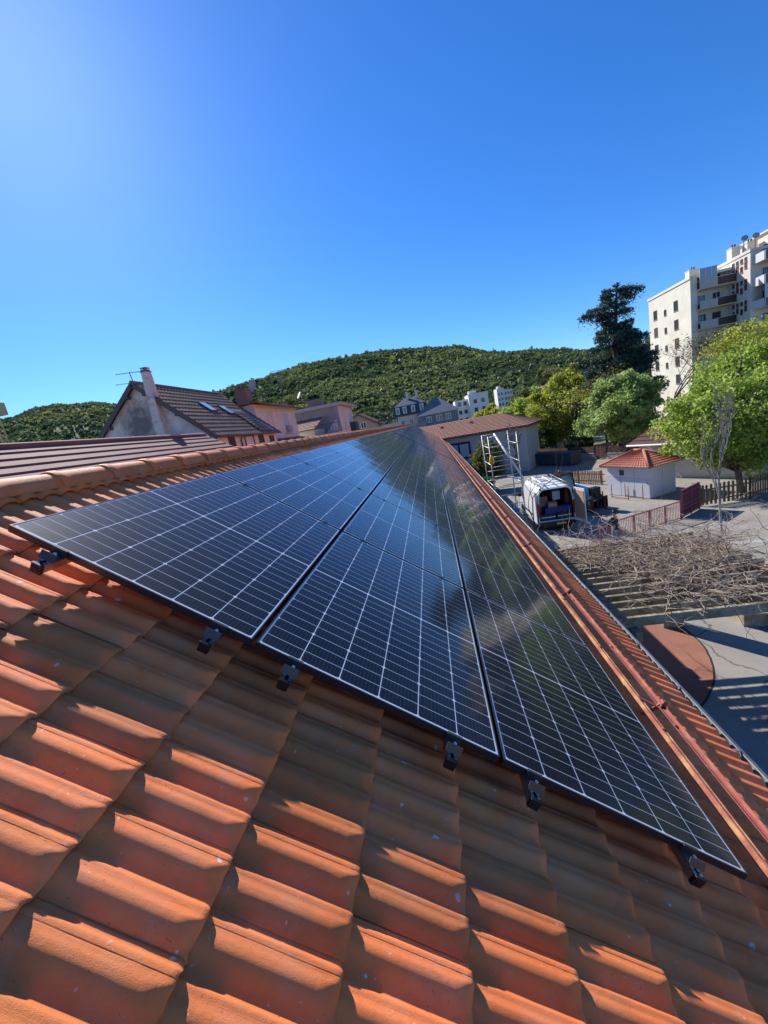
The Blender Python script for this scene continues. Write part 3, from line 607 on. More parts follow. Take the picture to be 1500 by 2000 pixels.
# ------------------------------------------------------------------ building helpers
def vec(*a): return Vector(a)
def roof_face(mbx, a, b, c, d, nr, nc, amp=0.05, roll=0.03, flat=False):
    """courses of tiles on the quad a-b (eave), d-c (top): every course is a stepped strip with rolls"""
    a, b, c, d = map(Vector, (a, b, c, d)); nrm = (b - a).cross(d - a).normalized()
    ncol = max(1, nc) * (1 if flat else 2)
    for i in range(nr):
        t0, t1 = i / nr, (i + 1) / nr
        vs = []
        for t, lift in ((t0, amp), (t1, 0.0)):
            p, q = a.lerp(d, t), b.lerp(c, t)
            for j in range(ncol + 1):
                h = lift + (0 if flat or j % 2 else roll); vs.append(p.lerp(q, j / ncol) + nrm * h)
        n = ncol + 1; p, q = a.lerp(d, t0), b.lerp(c, t0)
        for j in range(n): vs.append(p.lerp(q, j / ncol) - nrm * 0.01)
        mbx.add(vs, [(j, j + 1, n + j + 1, n + j) for j in range(ncol)] + [(2 * n + j, 2 * n + j + 1, j + 1, j) for j in range(ncol)])
    return mbx
M_PANE = mat('window_pane', (0.05, 0.06, 0.07), 0.08, 0.1, 1.0, spec=0.8)
M_DKFR = mat('dark_grey_frame', (0.035, 0.042, 0.055), 0.5, 0.1, 6)
M_WHFR = mat('white_frame', (0.62, 0.62, 0.60), 0.5, 0.05, 6)
M_BRFR = mat('brown_shutter', (0.10, 0.045, 0.03), 0.6, 0.12, 6)
M_SHUT = mat('pale_roller_shutter', (0.42, 0.44, 0.47), 0.5, 0.05, 3)
M_CURT = mat('pale_blind', (0.50, 0.53, 0.55), 0.7, 0.1, 3)
def window(parent, P, u, w, h, fr=M_DKFR, pane=M_PANE, bars=1, fw=0.07, name='window'):
    """P = lower left corner on the wall seen from outside, u = direction to the right; proud frame, pane set behind it"""
    P = Vector(P); u = Vector(u).normalized(); n = u.cross(Vector((0, 0, 1))); z = Vector((0, 0, 1))
    M = Matrix((u, -n, z)).transposed()
    def bx(mbx, x0, x1, z0, z1, d0, d1): mbx.box(P + u * (x0 + x1) / 2 + z * (z0 + z1) / 2 + n * (d0 + d1) / 2, (x1 - x0, d1 - d0, z1 - z0), rot=M)
    f = MB(); bx(f, 0, fw, 0, h, -0.04, 0.05); bx(f, w - fw, w, 0, h, -0.04, 0.05); bx(f, fw, w - fw, h - fw, h, -0.04, 0.05); bx(f, fw, w - fw, 0, fw, -0.04, 0.05)
    for i in range(bars): xb = fw + (w - 2 * fw) * (i + 1) / (bars + 1); bx(f, xb - fw * .45, xb + fw * .45, fw, h - fw, -0.03, 0.04)
    o = f.build(name, fr, parent)
    g = MB(); bx(g, fw * .9, w - fw * .9, fw * .9, h - fw * .9, -0.02, 0.012); g.build('pane', pane, o)
    s = MB(); bx(s, -0.05, w + 0.05, -0.06, -0.003, -0.03, 0.10); s.build('sill', M_CONC, o)
    return o
def chimney(parent, P, w, d, h, m, pots=2, name='chimney', tilt=None):
    c = MB(); c.b2(P[0] - w / 2, P[0] + w / 2, P[1] - d / 2, P[1] + d / 2, P[2], P[2] + h); c.b2(P[0] - w / 2 - .05, P[0] + w / 2 + .05, P[1] - d / 2 - .05, P[1] + d / 2 + .05, P[2] + h + 0.002, P[2] + h + .1)
    o = c.build(name, m, parent)
    for i in range(pots):
        q = MB(); q.lathe([(0.11, 0), (0.10, 0.3), (0.13, 0.32), (0.13, 0.4)], (P[0] + (i - (pots - 1) / 2) * 0.35, P[1], P[2] + h + 0.1), 10); q.build('chimney_pot', mat('clay_pot', (0.22, 0.12, 0.09), 0.8, 0.2, 6), o)
    return o
def antenna(P, h, yaw, label, lean=0.0):
    t = thing('tv_antenna', label, 'antenna', P, (0, lean, yaw), 'roof antennas'); m = mat('antenna_metal', (0.16, 0.16, 0.17), 0.4, 0.1, 9, metal=0.5)
    a = MB(); a.tube([(0, 0, 0), (0, 0, h)], 0.025, 6); a.build('mast', m, t)
    b = MB(); b.bar((-0.7, 0, h * 0.98), (0.8, 0, h * 0.98), 0.025, 0.025)
    for i in range(9): b.bar((-0.65 + i * 0.17, -0.16 - 0.012 * i, h * 0.98), (-0.65 + i * 0.17, 0.16 + 0.012 * i, h * 0.98), 0.012, 0.012)
    b.build('boom', m, t)
    b = MB(); b.bar((-0.9, 0, h * 0.7), (0.35, 0, h * 0.7), 0.02, 0.02)
    for i in range(6): b.bar((-0.85 + i * 0.2, -0.2, h * 0.7), (-0.85 + i * 0.2, 0.2, h * 0.7), 0.012, 0.012)
    b.build('boom', m, t); return t
M_CREAM = mat('cream_render', (0.64, 0.60, 0.51), 0.92, 0.06, 1.0, 0.15, 50, col2=(0.55, 0.51, 0.43))
M_STAIN = mat('stained_render', (0.66, 0.62, 0.55), 0.93, 0.12, 0.6, 0.2, 40, col2=(0.40, 0.37, 0.33), detail=9, c2lo=0.50, c2hi=0.72)
def stain_patch(m, c, r, col):
    nt = m.node_tree; b = nt.nodes['Principled BSDF']; L = nt.links; N = nt.nodes.new; src = b.inputs['Base Color'].links[0].from_socket
    tc = N('ShaderNodeTexCoord'); mp = N('ShaderNodeMapping'); mp.vector_type = 'POINT'; mp.inputs['Location'].default_value = (-c[0] / r[0], -c[1] / r[1], -c[2] / r[2]); mp.inputs['Scale'].default_value = (1 / r[0], 1 / r[1], 1 / r[2])
    L.new(tc.outputs['Object'], mp.inputs[0]); ln = N('ShaderNodeVectorMath'); ln.operation = 'LENGTH'; L.new(mp.outputs[0], ln.inputs[0])
    nz = N('ShaderNodeTexNoise'); nz.inputs['Scale'].default_value = 1.7; nz.inputs['Detail'].default_value = 9; nz.inputs['Roughness'].default_value = .7; L.new(tc.outputs['Object'], nz.inputs['Vector'])
    ad = N('ShaderNodeMath'); ad.operation = 'MULTIPLY_ADD'; ad.inputs[1].default_value = 1.9; L.new(nz.outputs['Fac'], ad.inputs[0]); L.new(ln.outputs['Value'], ad.inputs[2])
    mr = N('ShaderNodeMapRange'); mr.inputs[1].default_value = 2.0; mr.inputs[2].default_value = 1.25; mr.inputs[3].default_value = 0; mr.inputs[4].default_value = .85; L.new(ad.outputs[0], mr.inputs[0])
    mx = N('ShaderNodeMix'); mx.data_type = 'RGBA'; L.new(mr.outputs[0], mx.inputs[0]); L.new(src, mx.inputs[6]); mx.inputs[7].default_value = (*col, 1); L.new(mx.outputs[2], b.inputs['Base Color'])
stain_patch(M_STAIN, (-0.3, 0, 10.3), (1.5, 3, 1.6), (0.10, 0.095, 0.09))
M_GREYW = mat('grey_blotched_render', (0.36, 0.33, 0.30), 0.93, 0.12, 0.35, 0.2, 40, col2=(0.22, 0.21, 0.20), detail=8)
M_BRTILE = mat('brown_tiles', (0.165, 0.118, 0.088), 0.85, 0.3, 2.2, 0.1, 50, col2=(0.22, 0.16, 0.125), spec=.2)
M_MAROON = mat('maroon_flat_tiles', (0.17, 0.085, 0.075), 0.8, 0.1, 1.3, col2=(0.21, 0.11, 0.10), spec=.25)
M_OLDTILE = mat('weathered_red_tiles', (0.30, 0.13, 0.085), 0.85, 0.28, 2.5, 0.1, 30, col2=(0.21, 0.11, 0.08))
M_REDTILE = mat('red_roman_tiles', (0.45, 0.16, 0.09), 0.8, 0.22, 3.0, 0.1, 30, col2=(0.36, 0.13, 0.08))
M_BARGE = mat('grey_barge_board', (0.10, 0.09, 0.085), 0.8, 0.15, 3)
M_SLATE = mat('dark_slate', (0.045, 0.055, 0.085), 0.55, 0.2, 3)
M_GSLATE = mat('grey_slate', (0.17, 0.175, 0.19), 0.7, 0.15, 3)

# ------------------------------------------------------------------ house with stained gable and chimney (left)
h1 = thing('gabled_house', 'old house with dark stained gable wall and leaning tall chimney', 'house', (-14.9, 20.3, 0))
X0, X1, XR, ZE, ZR, YA, YB = -3.75, 3.62, 0.05, 9.22, 12.4, 0.0, 8.6
w = MB(); w.prism([(X0, YA, 0), (X1, YA, 0), (X1, YA, ZE - .06), (XR, YA, ZR - .12), (X0, YA, ZE - .12)], (0, YB, 0)); w.build('wall', M_STAIN, h1)
# street facade to the right is cream: a thin skin of render
w = MB(); w.b2(X1 + 0.002, X1 + 0.05, YA + 0.02, YB, 0, ZE - 0.09); w.build('facade', M_CREAM, h1)
sl = (ZR - ZE) / (X1 - XR)
rf = MB(); ov = 0.28; e = 0.35
roof_face(rf, (X1 + e, YA - ov, ZE - e * sl), (X1 + e, YB + .1, ZE - e * sl), (XR, YB + .1, ZR), (XR, YA - ov, ZR), 13, 30, 0.045, 0.03)
roof_face(rf, (X0 - e, YB + .1, ZE - e * sl), (X0 - e, YA - ov, ZE - e * sl), (XR, YA - ov, ZR), (XR, YB + .1, ZR), 13, 30, 0.045, 0.03)
ro = rf.build('roof', M_BRTILE, h1)
for sx in (1, -1):
    xe = X1 + e if sx > 0 else X0 - e
    b = MB(); b.bar((XR, YA - ov - .02, ZR - .10), (xe, YA - ov - .02, ZE - e * sl - .10), 0.05, 0.22); b.build('barge_board', M_BARGE, h1)
    for t in (0.12, 0.5, 0.9):
        p = vec(XR, 0, ZR).lerp(vec(xe, 0, ZE - e * sl), t); b = MB(); b.b2(p.x - .07, p.x + .07, YA - ov, YA - 0.002, p.z - .34, p.z - .20); b.build('purlin_end', M_BARGE, h1)
rd = MB(); rd.tube([(XR, YA - ov, ZR + .03), (XR, YB + .1, ZR + .03)], 0.09, 8); rd.build('ridge_cap', M_BRTILE, ro)
ck = MB(); ck.add([(0.60, -0.42, 8.3), (1.20, -0.42, 8.3), (1.20, 0.20, 8.3), (0.60, 0.20, 8.3), (0.80, -0.34, 12.75), (1.12, -0.34, 12.75), (1.12, 0.04, 12.75), (0.80, 0.04, 12.75)],
                  ((0, 3, 2, 1), (4, 5, 6, 7), (0, 1, 5, 4), (1, 2, 6, 5), (2, 3, 7, 6), (3, 0, 4, 7)))
M_CHIM = mat('flaking_chimney_render', (0.62, 0.56, 0.48), 0.93, 0.15, 1.6, 0.3, 30, col2=(0.34, 0.31, 0.28), c2lo=0.55, c2hi=0.7)
co = ck.build('chimney', M_CHIM, h1)
q = MB(); q.b2(0.77, 1.15, -0.37, 0.07, 12.752, 12.79); q.b2(0.82, 1.10, -0.32, 0.02, 12.792, 12.88); q.build('chimney_stack_top', mat('clay_brick', (0.25, 0.12, 0.09), 0.85, 0.2, 8), co)
q = MB(); q.b2(0.80, 1.12, -0.34, 0.04, 12.95, 12.98)
for x in (0.84, 1.08):
    for y in (-0.3, 0.0): q.b2(x - .015, x + .015, y - .015, y + .015, 12.882, 12.95)
q.build('chimney_cap', M_CONC, co)
def onroof(x, y): return vec(x, y, ZR - (x - XR) * sl)
dn = vec(1, 0, -sl).normalized(); nn = vec(sl, 0, 1).normalized()
for (x, y) in ((1.35, 3.1), (1.55, 5.0)):
    M = Matrix((dn, vec(0, 1, 0), nn)).transposed(); s = MB(); c0 = onroof(x + .38, y + .4) + nn * 0.07; s.box(c0, (1.02, 0.78, 0.10), rot=M); o = s.build('skylight', M_DKFR, h1)
    s = MB(); s.box(c0 + nn * 0.055, (0.86, 0.62, 0.012), rot=M); s.build('pane', mat('skylight_pane', (0.55, 0.62, 0.70), 0.12, 0.03, 1, spec=0.9), o)
pt = MB(); roof_face(pt, onroof(3.75, 5.5) + nn * .05, onroof(3.75, 7.6) + nn * .05, onroof(2.1, 7.3) + nn * .05, onroof(2.1, 5.8) + nn * .05, 8, 8, 0.05, 0.04); pt.build('tile_patch', mat('new_tiles', (0.33, 0.26, 0.20), 0.8, 0.5, 9, col2=(0.12, 0.09, 0.07)), ro)
fl = MB(); fl.bar(onroof(2.0, 7.35) + nn * .10, onroof(3.85, 7.65) + nn * .10, 0.28, 0.03, up=nn); fl.bar(onroof(2.0, 5.6) + nn * .10, onroof(2.0, 7.4) + nn * .10, 0.22, 0.03, up=nn); fl.build('metal_flashing', mat('lead_flashing', (0.42, 0.46, 0.50), 0.4, 0.1, 5, metal=0.6), ro)
xf = X1 + 0.05
for y, ww, hh, z0 in ((1.3, 0.75, 1.6, 7.22), (3.3, 1.35, 1.75, 7.10), (5.4, 0.8, 1.6, 7.2), (7.2, 0.8, 1.5, 7.2)):
    window(h1, (xf, y, z0), (0, 1, 0), ww, hh, M_BRFR, M_CURT if ww > 1 else M_PANE, 1 if ww < 1 else 0, 0.09)
dp = MB(); dp.tube([(xf + .25, 2.75, ZE - .25), (xf + .08, 2.75, ZE - .6), (xf + .08, 2.75, 5)], 0.05, 8); dp.build('downpipe', M_BARGE, h1)
gq = MB(); gq.tube([(X1 + e + .06, YA - ov, ZE - e * sl - .05), (X1 + e + .06, YB + .1, ZE - e * sl - .05)], 0.07, 8); gq.build('gutter', M_BARGE, h1)
antenna((-15.7, 21.6, 11.4), 1.9, 0.9, 'tall television antenna on the ridge of the stained gable house', -0.10)
antenna((-16.9, 21.6, 10.2), 1.35, 0.5, 'low television antenna behind the left roof edge of the gable house')
cs = thing('chimney_stack', 'twin clay chimney pots behind the left slope of the gable house', 'chimney', (-16.3, 21.6, 10.3)); chimney(cs, (0, 0, 0), 0.6, 0.5, 0.9, mat('clay_brick', (0.25, 0.12, 0.09)), 2, 'stack')

# maroon roof in front of it
br = thing('neighbour_building', 'low neighbour building with maroon flat tile roof left of the ridge', 'building', (-11.1, 6, 0))
w = MB(); w.b2(-4.6, 4.2, -9, 12.8, 0, 6.35); w.build('wall', M_CREAM, br)
rf = MB(); roof_face(rf, (4.6, -9.5, 6.2), (4.6, 13.1, 6.2), (0, 13.1, 9.0), (0, -9.5, 9.0), 14, 40, 0.04, 0.0, flat=True); roof_face(rf, (-4.6, 13.1, 6.2), (-4.6, -9.5, 6.2), (0, -9.5, 9.0), (0, 13.1, 9.0), 14, 40, 0.04, 0.0, flat=True)
ro = rf.build('roof', M_MAROON, br); rd = MB(); rd.tube([(0, -9.5, 9.02), (0, 13.1, 9.02)], 0.09, 8); rd.build('ridge_cap', M_MAROON, ro)
g = MB(); g.prism([(-4.3, 12.6, 6.3), (4.3, 12.6, 6.3), (0, 12.6, 8.85)], (0, 0.2, 0)); g.build('gable', M_CREAM, br)
# ------------------------------------------------------------------ cream house with lean-to
h2 = thing('cream_house', 'cream house with brown roof and air conditioner in its window', 'house', (-12.6, 28.9, 0))
w = MB(); w.b2(-8, 0, 0.45, 9.6, 0, 11.25); w.build('wall', M_CREAM, h2)
rf = MB(); roof_face(rf, (0.55, 0.2, 11.22), (0.55, 10.1, 11.22), (-4, 10.1, 12.35), (-4, 0.2, 12.35), 10, 28, 0.04, 0.03); roof_face(rf, (-8.5, 10.1, 11.2), (-8.5, 0.2, 11.2), (-4, 0.2, 12.35), (-4, 10.1, 12.35), 10, 28, 0.04, 0.03); ro = rf.build('roof', M_BRTILE, h2)
gq = MB(); gq.tube([(0.62, 0.2, 11.18), (0.62, 10.1, 11.18)], 0.08, 8); gq.build('gutter', M_BARGE, h2)
window(h2, (0, 2.6, 9.1), (0, 1, 0), 0.85, 1.55, M_CREAM, M_CREAM, 0, 0.06); wn_ = window(h2, (0, 6.0, 8.9), (0, 1, 0), 1.5, 1.9, M_WHFR, M_SHUT, 0, 0.08)
ac = MB(); ac.b2(0.06, 0.32, 6.25, 7.15, 9.0, 9.55); ac.build('air_conditioner', mat('grey_unit', (0.30, 0.30, 0.30), 0.5, 0.1, 8), h2)
ln = MB(); roof_face(ln, (1.5, -0.4, 8.05), (1.5, 10.3, 8.05), (0.02, 10.3, 8.5), (0.02, -0.4, 8.5), 5, 30, 0.04, 0.03); ln.build('lean_to_roof', M_BRTILE, h2)
ln = MB(); ln.b2(0.05, 1.2, -0.2, 10.1, 0, 7.95); ln.build('lean_to_wall', M_CREAM, h2)
chimney(h2, (-0.6, 0.5, 11.3), 0.9, 0.9, 1.05, mat('brown_brick', (0.22, 0.14, 0.11), 0.9, 0.2, 6), 2)
ds = thing('satellite_dish', 'round grey satellite dish on a mast above the cream house', 'satellite dish', (-12.6, 30.4, 11.5)); a = MB(); a.tube([(0, 0, 0), (0, 0, 1.35)], 0.03, 6); a.build('mast', M_BARGE, ds)
a = MB(); a.lathe([(0.02, 0), (0.2, 0.03), (0.36, 0.09), (0.46, 0.16), (0.45, 0.17), (0.35, 0.11), (0.02, 0.02)], (0, 0, 0), 20, axis='y'); o = a.build('dish', mat('dish_grey', (0.40, 0.36, 0.33), 0.6, 0.1, 5), ds, loc=(0, -0.1, 1.15), rot=(0.3, 0, 2.6))
antenna((-12.4, 36.0, 11.9), 2.6, 0.2, 'thin television mast on the far end of the cream house roof')
ds = thing('satellite_dish', 'small white satellite dish near the far chimney of the cream house', 'satellite dish', (-11.6, 38.2, 11.3)); a = MB(); a.tube([(0, 0, 0), (0, 0, 0.8)], 0.03, 6); a.build('mast', M_BARGE, ds)
a = MB(); a.lathe([(0.02, 0), (0.2, 0.04), (0.36, 0.12), (0.35, 0.13), (0.02, 0.02)], (0, 0, 0), 16, axis='y'); a.build('dish', M_WHFR, ds, loc=(0, 0, 0.9), rot=(0.5, 0, 2.2))
# ------------------------------------------------------------------ grey blank-walled building
h3 = thing('grey_building', 'flat roofed building with blotched grey blank wall and cream side', 'building', (-14.4, 45, 0))
w = MB(); w.b2(-3, 4.7, 0, 8, 0, 11.2); w.build('wall', M_GREYW, h3); w = MB(); w.b2(4.702, 4.76, 0.02, 8, 0, 11.2); w.build('facade', M_CREAM, h3)
w = MB(); w.b2(-3.3, 5.3, -0.3, 8.4, 11.202, 11.55); w.build('roof_slab', mat('pale_fascia', (0.42, 0.38, 0.34), 0.8, 0.1, 3), h3)
for y in (1.8, 5.4):
    window(h3, (4.76, y, 8.6), (0, 1, 0), 1.0, 1.9, M_WHFR, M_SHUT, 0, 0.08); window(h3, (4.76, y, 5.4), (0, 1, 0), 1.0, 1.9, M_WHFR, M_SHUT, 0, 0.08)
q = MB(); q.b2(4.762, 5.5, 5.0, 5.06, 8.3, 9.3); q.b2(4.762, 5.5, 5.06, 7.2, 8.2, 8.3); q.b2(5.44, 5.5, 5.06, 7.2, 8.302, 9.3); q.build('balcony', M_DKFR, h3)
chimney(h3, (1.4, 3.5, 11.55), 1.9, 0.8, 1.0, mat('brown_brick', (0.16, 0.085, 0.065)), 0); chimney(h3, (-2.0, 1.5, 11.55), 0.9, 0.7, 1.1, mat('brown_brick', (0.16, 0.085, 0.065)), 1)
# terrace house between them
h4 = thing('terrace_annex', 'low annex with conservatory windows and dark sloping roof before the grey wall', 'annex', (-12.0, 40.5, 0))
w = MB(); w.b2(-2.4, 3.0, 0, 4.2, 0, 8.3); w.build('wall', M_CREAM, h4)
rf = MB(); roof_face(rf, (-2.6, -0.3, 9.0), (0.6, -0.3, 9.0), (0.6, 4.2, 10.3), (-2.6, 4.2, 10.3), 8, 10, 0.04, 0.03); rf.build('roof', M_OLDTILE, h4)
w = MB(); w.b2(-2.4, 0.4, 0.0, 4.2, 8.302, 8.95); w.build('attic_wall', M_CREAM, h4)
for i in range(5): window(h4, (0.5 + i * 0.52, 0, 7.2), (1, 0, 0), 0.5, 0.95, M_WHFR, M_PANE, 0, 0.05)
q = MB(); q.b2(0.45, 3.1, -0.1, 0.02, 8.302, 8.35)
for i in range(9): q.b2(0.5 + i * .31, 0.53 + i * .31, -0.08, -0.05, 8.352, 9.2)
q.b2(0.45, 3.1, -0.09, -0.04, 9.202, 9.26); q.build('railing', M_BARGE, h4)
w = MB(); w.prism([(0.9, 2.4, 8.302), (2.6, 2.4, 8.302), (2.3, 2.4, 9.6)], (0, 0.15, 0)); w.build('awning', mat('pale_awning', (0.42, 0.42, 0.43), 0.8, 0.1, 3), h4)
# small beige gable
h5 = thing('beige_cottage', 'small beige gabled cottage with red roof and one white window', 'house', (-9.6, 57, 0))
w = MB(); w.prism([(-2.6, 0, 0), (2.6, 0, 0), (2.6, 0, 8.75), (0, 0, 10.35), (-2.6, 0, 8.75)], (0, 7, 0)); w.build('wall', mat('beige_render', (0.42, 0.36, 0.28), 0.9, 0.08, 1), h5)
rf = MB(); roof_face(rf, (3.0, -0.35, 8.55), (3.0, 7.2, 8.55), (0, 7.2, 10.42), (0, -0.35, 10.42), 8, 22, 0.04, 0.03); roof_face(rf, (-3.0, 7.2, 8.55), (-3.0, -0.35, 8.55), (0, -0.35, 10.42), (0, 7.2, 10.42), 8, 22, 0.04, 0.03); rf.build('roof', mat('dark_red_tiles', (0.20, 0.075, 0.05), 0.8, 0.2, 3), h5)
for sx in (1, -1): b = MB(); b.bar((0, -0.37, 10.36), (3.0 * sx, -0.37, 8.49), 0.04, 0.16); b.build('barge_board', M_BARGE, h5)
window(h5, (0.1, 0, 8.3), (1, 0, 0), 0.85, 0.9, M_WHFR, M_PANE, 1, 0.1)
q = MB(); q.b2(2.62, 5.2, 0.8, 5, 0, 8.3); q.build('side_wing', M_CREAM, h5)
q = MB(); 
for i in range(7): q.b2(2.7 + i * 0.36, 2.8 + i * 0.36, 0.6, 4.8, 9.0, 9.14)
q.b2(2.6, 5.2, 0.7, 0.85, 8.85, 9.0); q.b2(2.6, 5.2, 4.5, 4.65, 8.85, 9.0); q.b2(5.0, 5.14, 0.7, 0.84, 8.302, 8.85); q.b2(2.7, 2.84, 0.7, 0.84, 8.302, 8.85); q.b2(5.0, 5.14, 4.5, 4.64, 8.302, 8.85); q.build('roof_pergola', M_BARGE, h5)
# mansard house
h6 = thing('mansard_house', 'cream house with dark blue slate mansard roof, dormers and two tall chimneys', 'house', (-3.2, 86, 0))
w = MB(); w.b2(-3.7, 3.7, 0, 8, 0, 9.6); w.build('wall', mat('yellow_cream', (0.56, 0.50, 0.40), 0.9, 0.06, 1), h6)
w = MB(); w.add([(-4, -.3, 9.6), (4, -.3, 9.6), (4, 8.3, 9.6), (-4, 8.3, 9.6), (-3.5, .3, 11.7), (3.5, .3, 11.7), (3.5, 7.7, 11.7), (-3.5, 7.7, 11.7), (-1.2, 4, 13.4), (1.2, 4, 13.4)],
                ((3, 2, 1, 0), (0, 1, 5, 4), (1, 2, 6, 5), (2, 3, 7, 6), (3, 0, 4, 7), (4, 5, 9, 8), (5, 6, 9), (6, 7, 8, 9), (7, 4, 8))); ro = w.build('roof', M_SLATE, h6)
for x in (-2.7, -1.2, 0.6, 2.4):
    d = MB(); d.b2(x - .42, x + .42, -0.32, 0.6, 10.1, 11.45); o = d.build('dormer', M_WHFR, h6); d = MB(); d.b2(x - .26, x + .26, -0.35, -0.322, 10.25, 11.25); d.build('pane', M_PANE, o)
for x in (-2.4, -0.6, 1.0): window(h6, (x, 0, 7.6), (1, 0, 0), 0.8, 1.2, M_WHFR, M_PANE, 1, 0.1)
for x in (-0.4, 1.6): chimney(h6, (x, 3.4, 12.2), 0.5, 0.7, 2.3, M_CREAM, 0)
# grey slate house
h7 = thing('grey_gable_house', 'grey house with pointed slate roof and white shutters before the white flats', 'house', (1.6, 78, 0))
w = MB(); w.b2(-3.4, 4.2, 0, 7, 0, 8.9); w.build('wall', mat('slate_grey_render', (0.22, 0.22, 0.23), 0.9, 0.06, 1), h7)
w = MB(); w.add([(-3.9, -.4, 8.75), (4.7, -.4, 8.75), (4.7, 7.4, 8.75), (-3.9, 7.4, 8.75), (0.2, 3.2, 11.9), (1.0, 3.8, 11.9)], ((3, 2, 1, 0), (0, 1, 5, 4), (1, 2, 5), (2, 3, 4, 5), (3, 0, 4))); w.build('roof', M_GSLATE, h7)
for x in (-1.9, 0.1, 1.8): window(h7, (x, 0, 7.3), (1, 0, 0), 1.1 if x else 0.6, 1.15, M_WHFR, M_PANE, 1, 0.14)
w = MB(); w.prism([(-5.5, -1.5, 0), (-2.0, -1.5, 0), (-2.0, -1.5, 8.2), (-5.5, -1.5, 6.6)], (0, 3, 0)); w.build('side_wing', mat('slate_grey_render', (0.22, 0.22, 0.23)), h7)
# white flats and tower far away
h8 = thing('white_flats', 'low white apartment block in front of the wooded hill', 'apartment block', (10.3, 142, 0))
M_WHITE = mat('white_render', (0.66, 0.64, 0.59), 0.9, 0.05, 0.6)
w = MB(); w.b2(0, 4.5, 3, 14, 0, 12.6); w.b2(4.502, 11, 0, 14, 0, 13.6); w.b2(-1.5, -0.002, 6, 14, 0, 11.2); w.build('wall', M_WHITE, h8); w = MB(); w.b2(4.4, 11.2, -0.1, 14.1, 13.602, 13.85); w.b2(5, 7.6, 3, 6, 13.852, 15.0); w.build('parapet', M_WHITE, h8)
for x, y in ((0.9, 3), (2.8, 3), (6.0, 0), (8.6, 0)):
    for z in (10.6, 7.8, 5.0): window(h8, (x, y, z), (1, 0, 0), 1.1, 1.3, M_BRFR, M_PANE, 0, 0.1)
h9 = thing('white_tower', 'tall white apartment tower with stepped roof at the foot of the hill', 'apartment block', (38, 222, 0))
w = MB(); w.b2(0, 3.6, 0, 10, 0, 17.4); w.b2(3.602, 8.2, 1.5, 11, 0, 16.2); w.b2(1.0, 2.6, 3, 7, 17.402, 18.6); w.build('wall', M_WHITE, h9)
for z in np.arange(3, 16.5, 2.7):
    for x, y in ((0.5, 0), (2.0, 0), (4.2, 1.5), (5.6, 1.5), (7.0, 1.5)): window(h9, (x, y, z), (1, 0, 0), 0.8, 1.3, M_DKFR, M_PANE, 0, 0.12)
# far left white block, dark roof, chimney
h10 = thing('far_white_block', 'white flat roofed block with chimneys at the foot of the left hill', 'building', (-49, 56, 0))
w = MB(); w.b2(-3, 10, 0, 8, 0, 11.2); w.b2(2, 8, 2, 7, 11.202, 12.9); w.build('wall', M_WHITE, h10)
for x in (2.6, 4.2, 6): window(h10, (x, 2, 11.7), (1, 0, 0), 1.2, 0.8, M_DKFR, M_PANE, 0, 0.08)
for x in (0.3, 9.6): chimney(h10, (x, 3, 11.202), 0.7, 0.7, 1.9, M_WHITE, 1)
for x in (4, 6.5): window(h10, (x, 0, 9.4), (1, 0, 0), 1.1, 1.2, M_DKFR, M_PANE, 0, 0.08)
h11 = thing('dark_roofed_house', 'long low house with dark brown ribbed roof left of the stained gable', 'house', (-31, 34, 0))
w = MB(); w.prism([(0, 0, 0), (0, 7, 0), (0, 7, 8.6), (0, 3.5, 10.35), (0, 0, 8.6)], (14, 0, 0)); w.build('wall', M_CREAM, h11)
rf = MB(); roof_face(rf, (-.5, -.5, 8.45), (14.4, -.5, 8.45), (14.4, 3.5, 10.45), (-.5, 3.5, 10.45), 8, 36, 0.05, 0.02); roof_face(rf, (14.4, 7.5, 8.45), (-.5, 7.5, 8.45), (-.5, 3.5, 10.45), (14.4, 3.5, 10.45), 8, 36, 0.05, 0.02); rf.build('roof', M_BRTILE, h11)
chimney(h11, (9.5, 3, 10.2), 0.8, 0.8, 0.9, M_GREYW, 0)
# crane top at the far left edge
cr_ = thing('tower_crane', 'yellow tower crane head and jib at the left edge of the view', 'crane', (-93.5, 79.5, 2.5)); M_CRANE = mat('crane_yellow', (0.55, 0.40, 0.18), 0.6, 0.15, 2)
c = MB()
for dx in (-.7, .7):
    for dy in (-.7, .7): c.b2(dx - .08, dx + .08, dy - .08, dy + .08, 0, 26)
for z in np.arange(0.5, 26, 1.4): c.bar((-.7, -.7, z), (.7, -.7, z + 1.4), .06, .06); c.bar((.7, -.7, z), (.7, .7, z + 1.4), .06, .06); c.bar((.7, .7, z), (-.7, .7, z + 1.4), .06, .06)
c.build('mast', M_CRANE, cr_)
c = MB(); c.b2(-24, 2.2, -.5, .5, 25.4, 25.7); c.b2(-24, 2.2, -.12, .12, 26.9, 27.1)
for x in np.arange(-24, 2, 1.5): c.bar((x, 0, 27), (x + .75, .4, 25.6), .06, .06); c.bar((x + .75, -.4, 25.6), (x + 1.5, 0, 27), .06, .06)
c.build('jib', M_CRANE, cr_)
c = MB(); c.b2(-2.6, -0.9, -1.7, -0.6, 23.2, 25.3); c.build('cab', M_WHITE, cr_); c = MB(); c.b2(0.9, 3.0, -.9, .9, 23.6, 26.2); c.build('counterweight', M_CRANE, cr_)
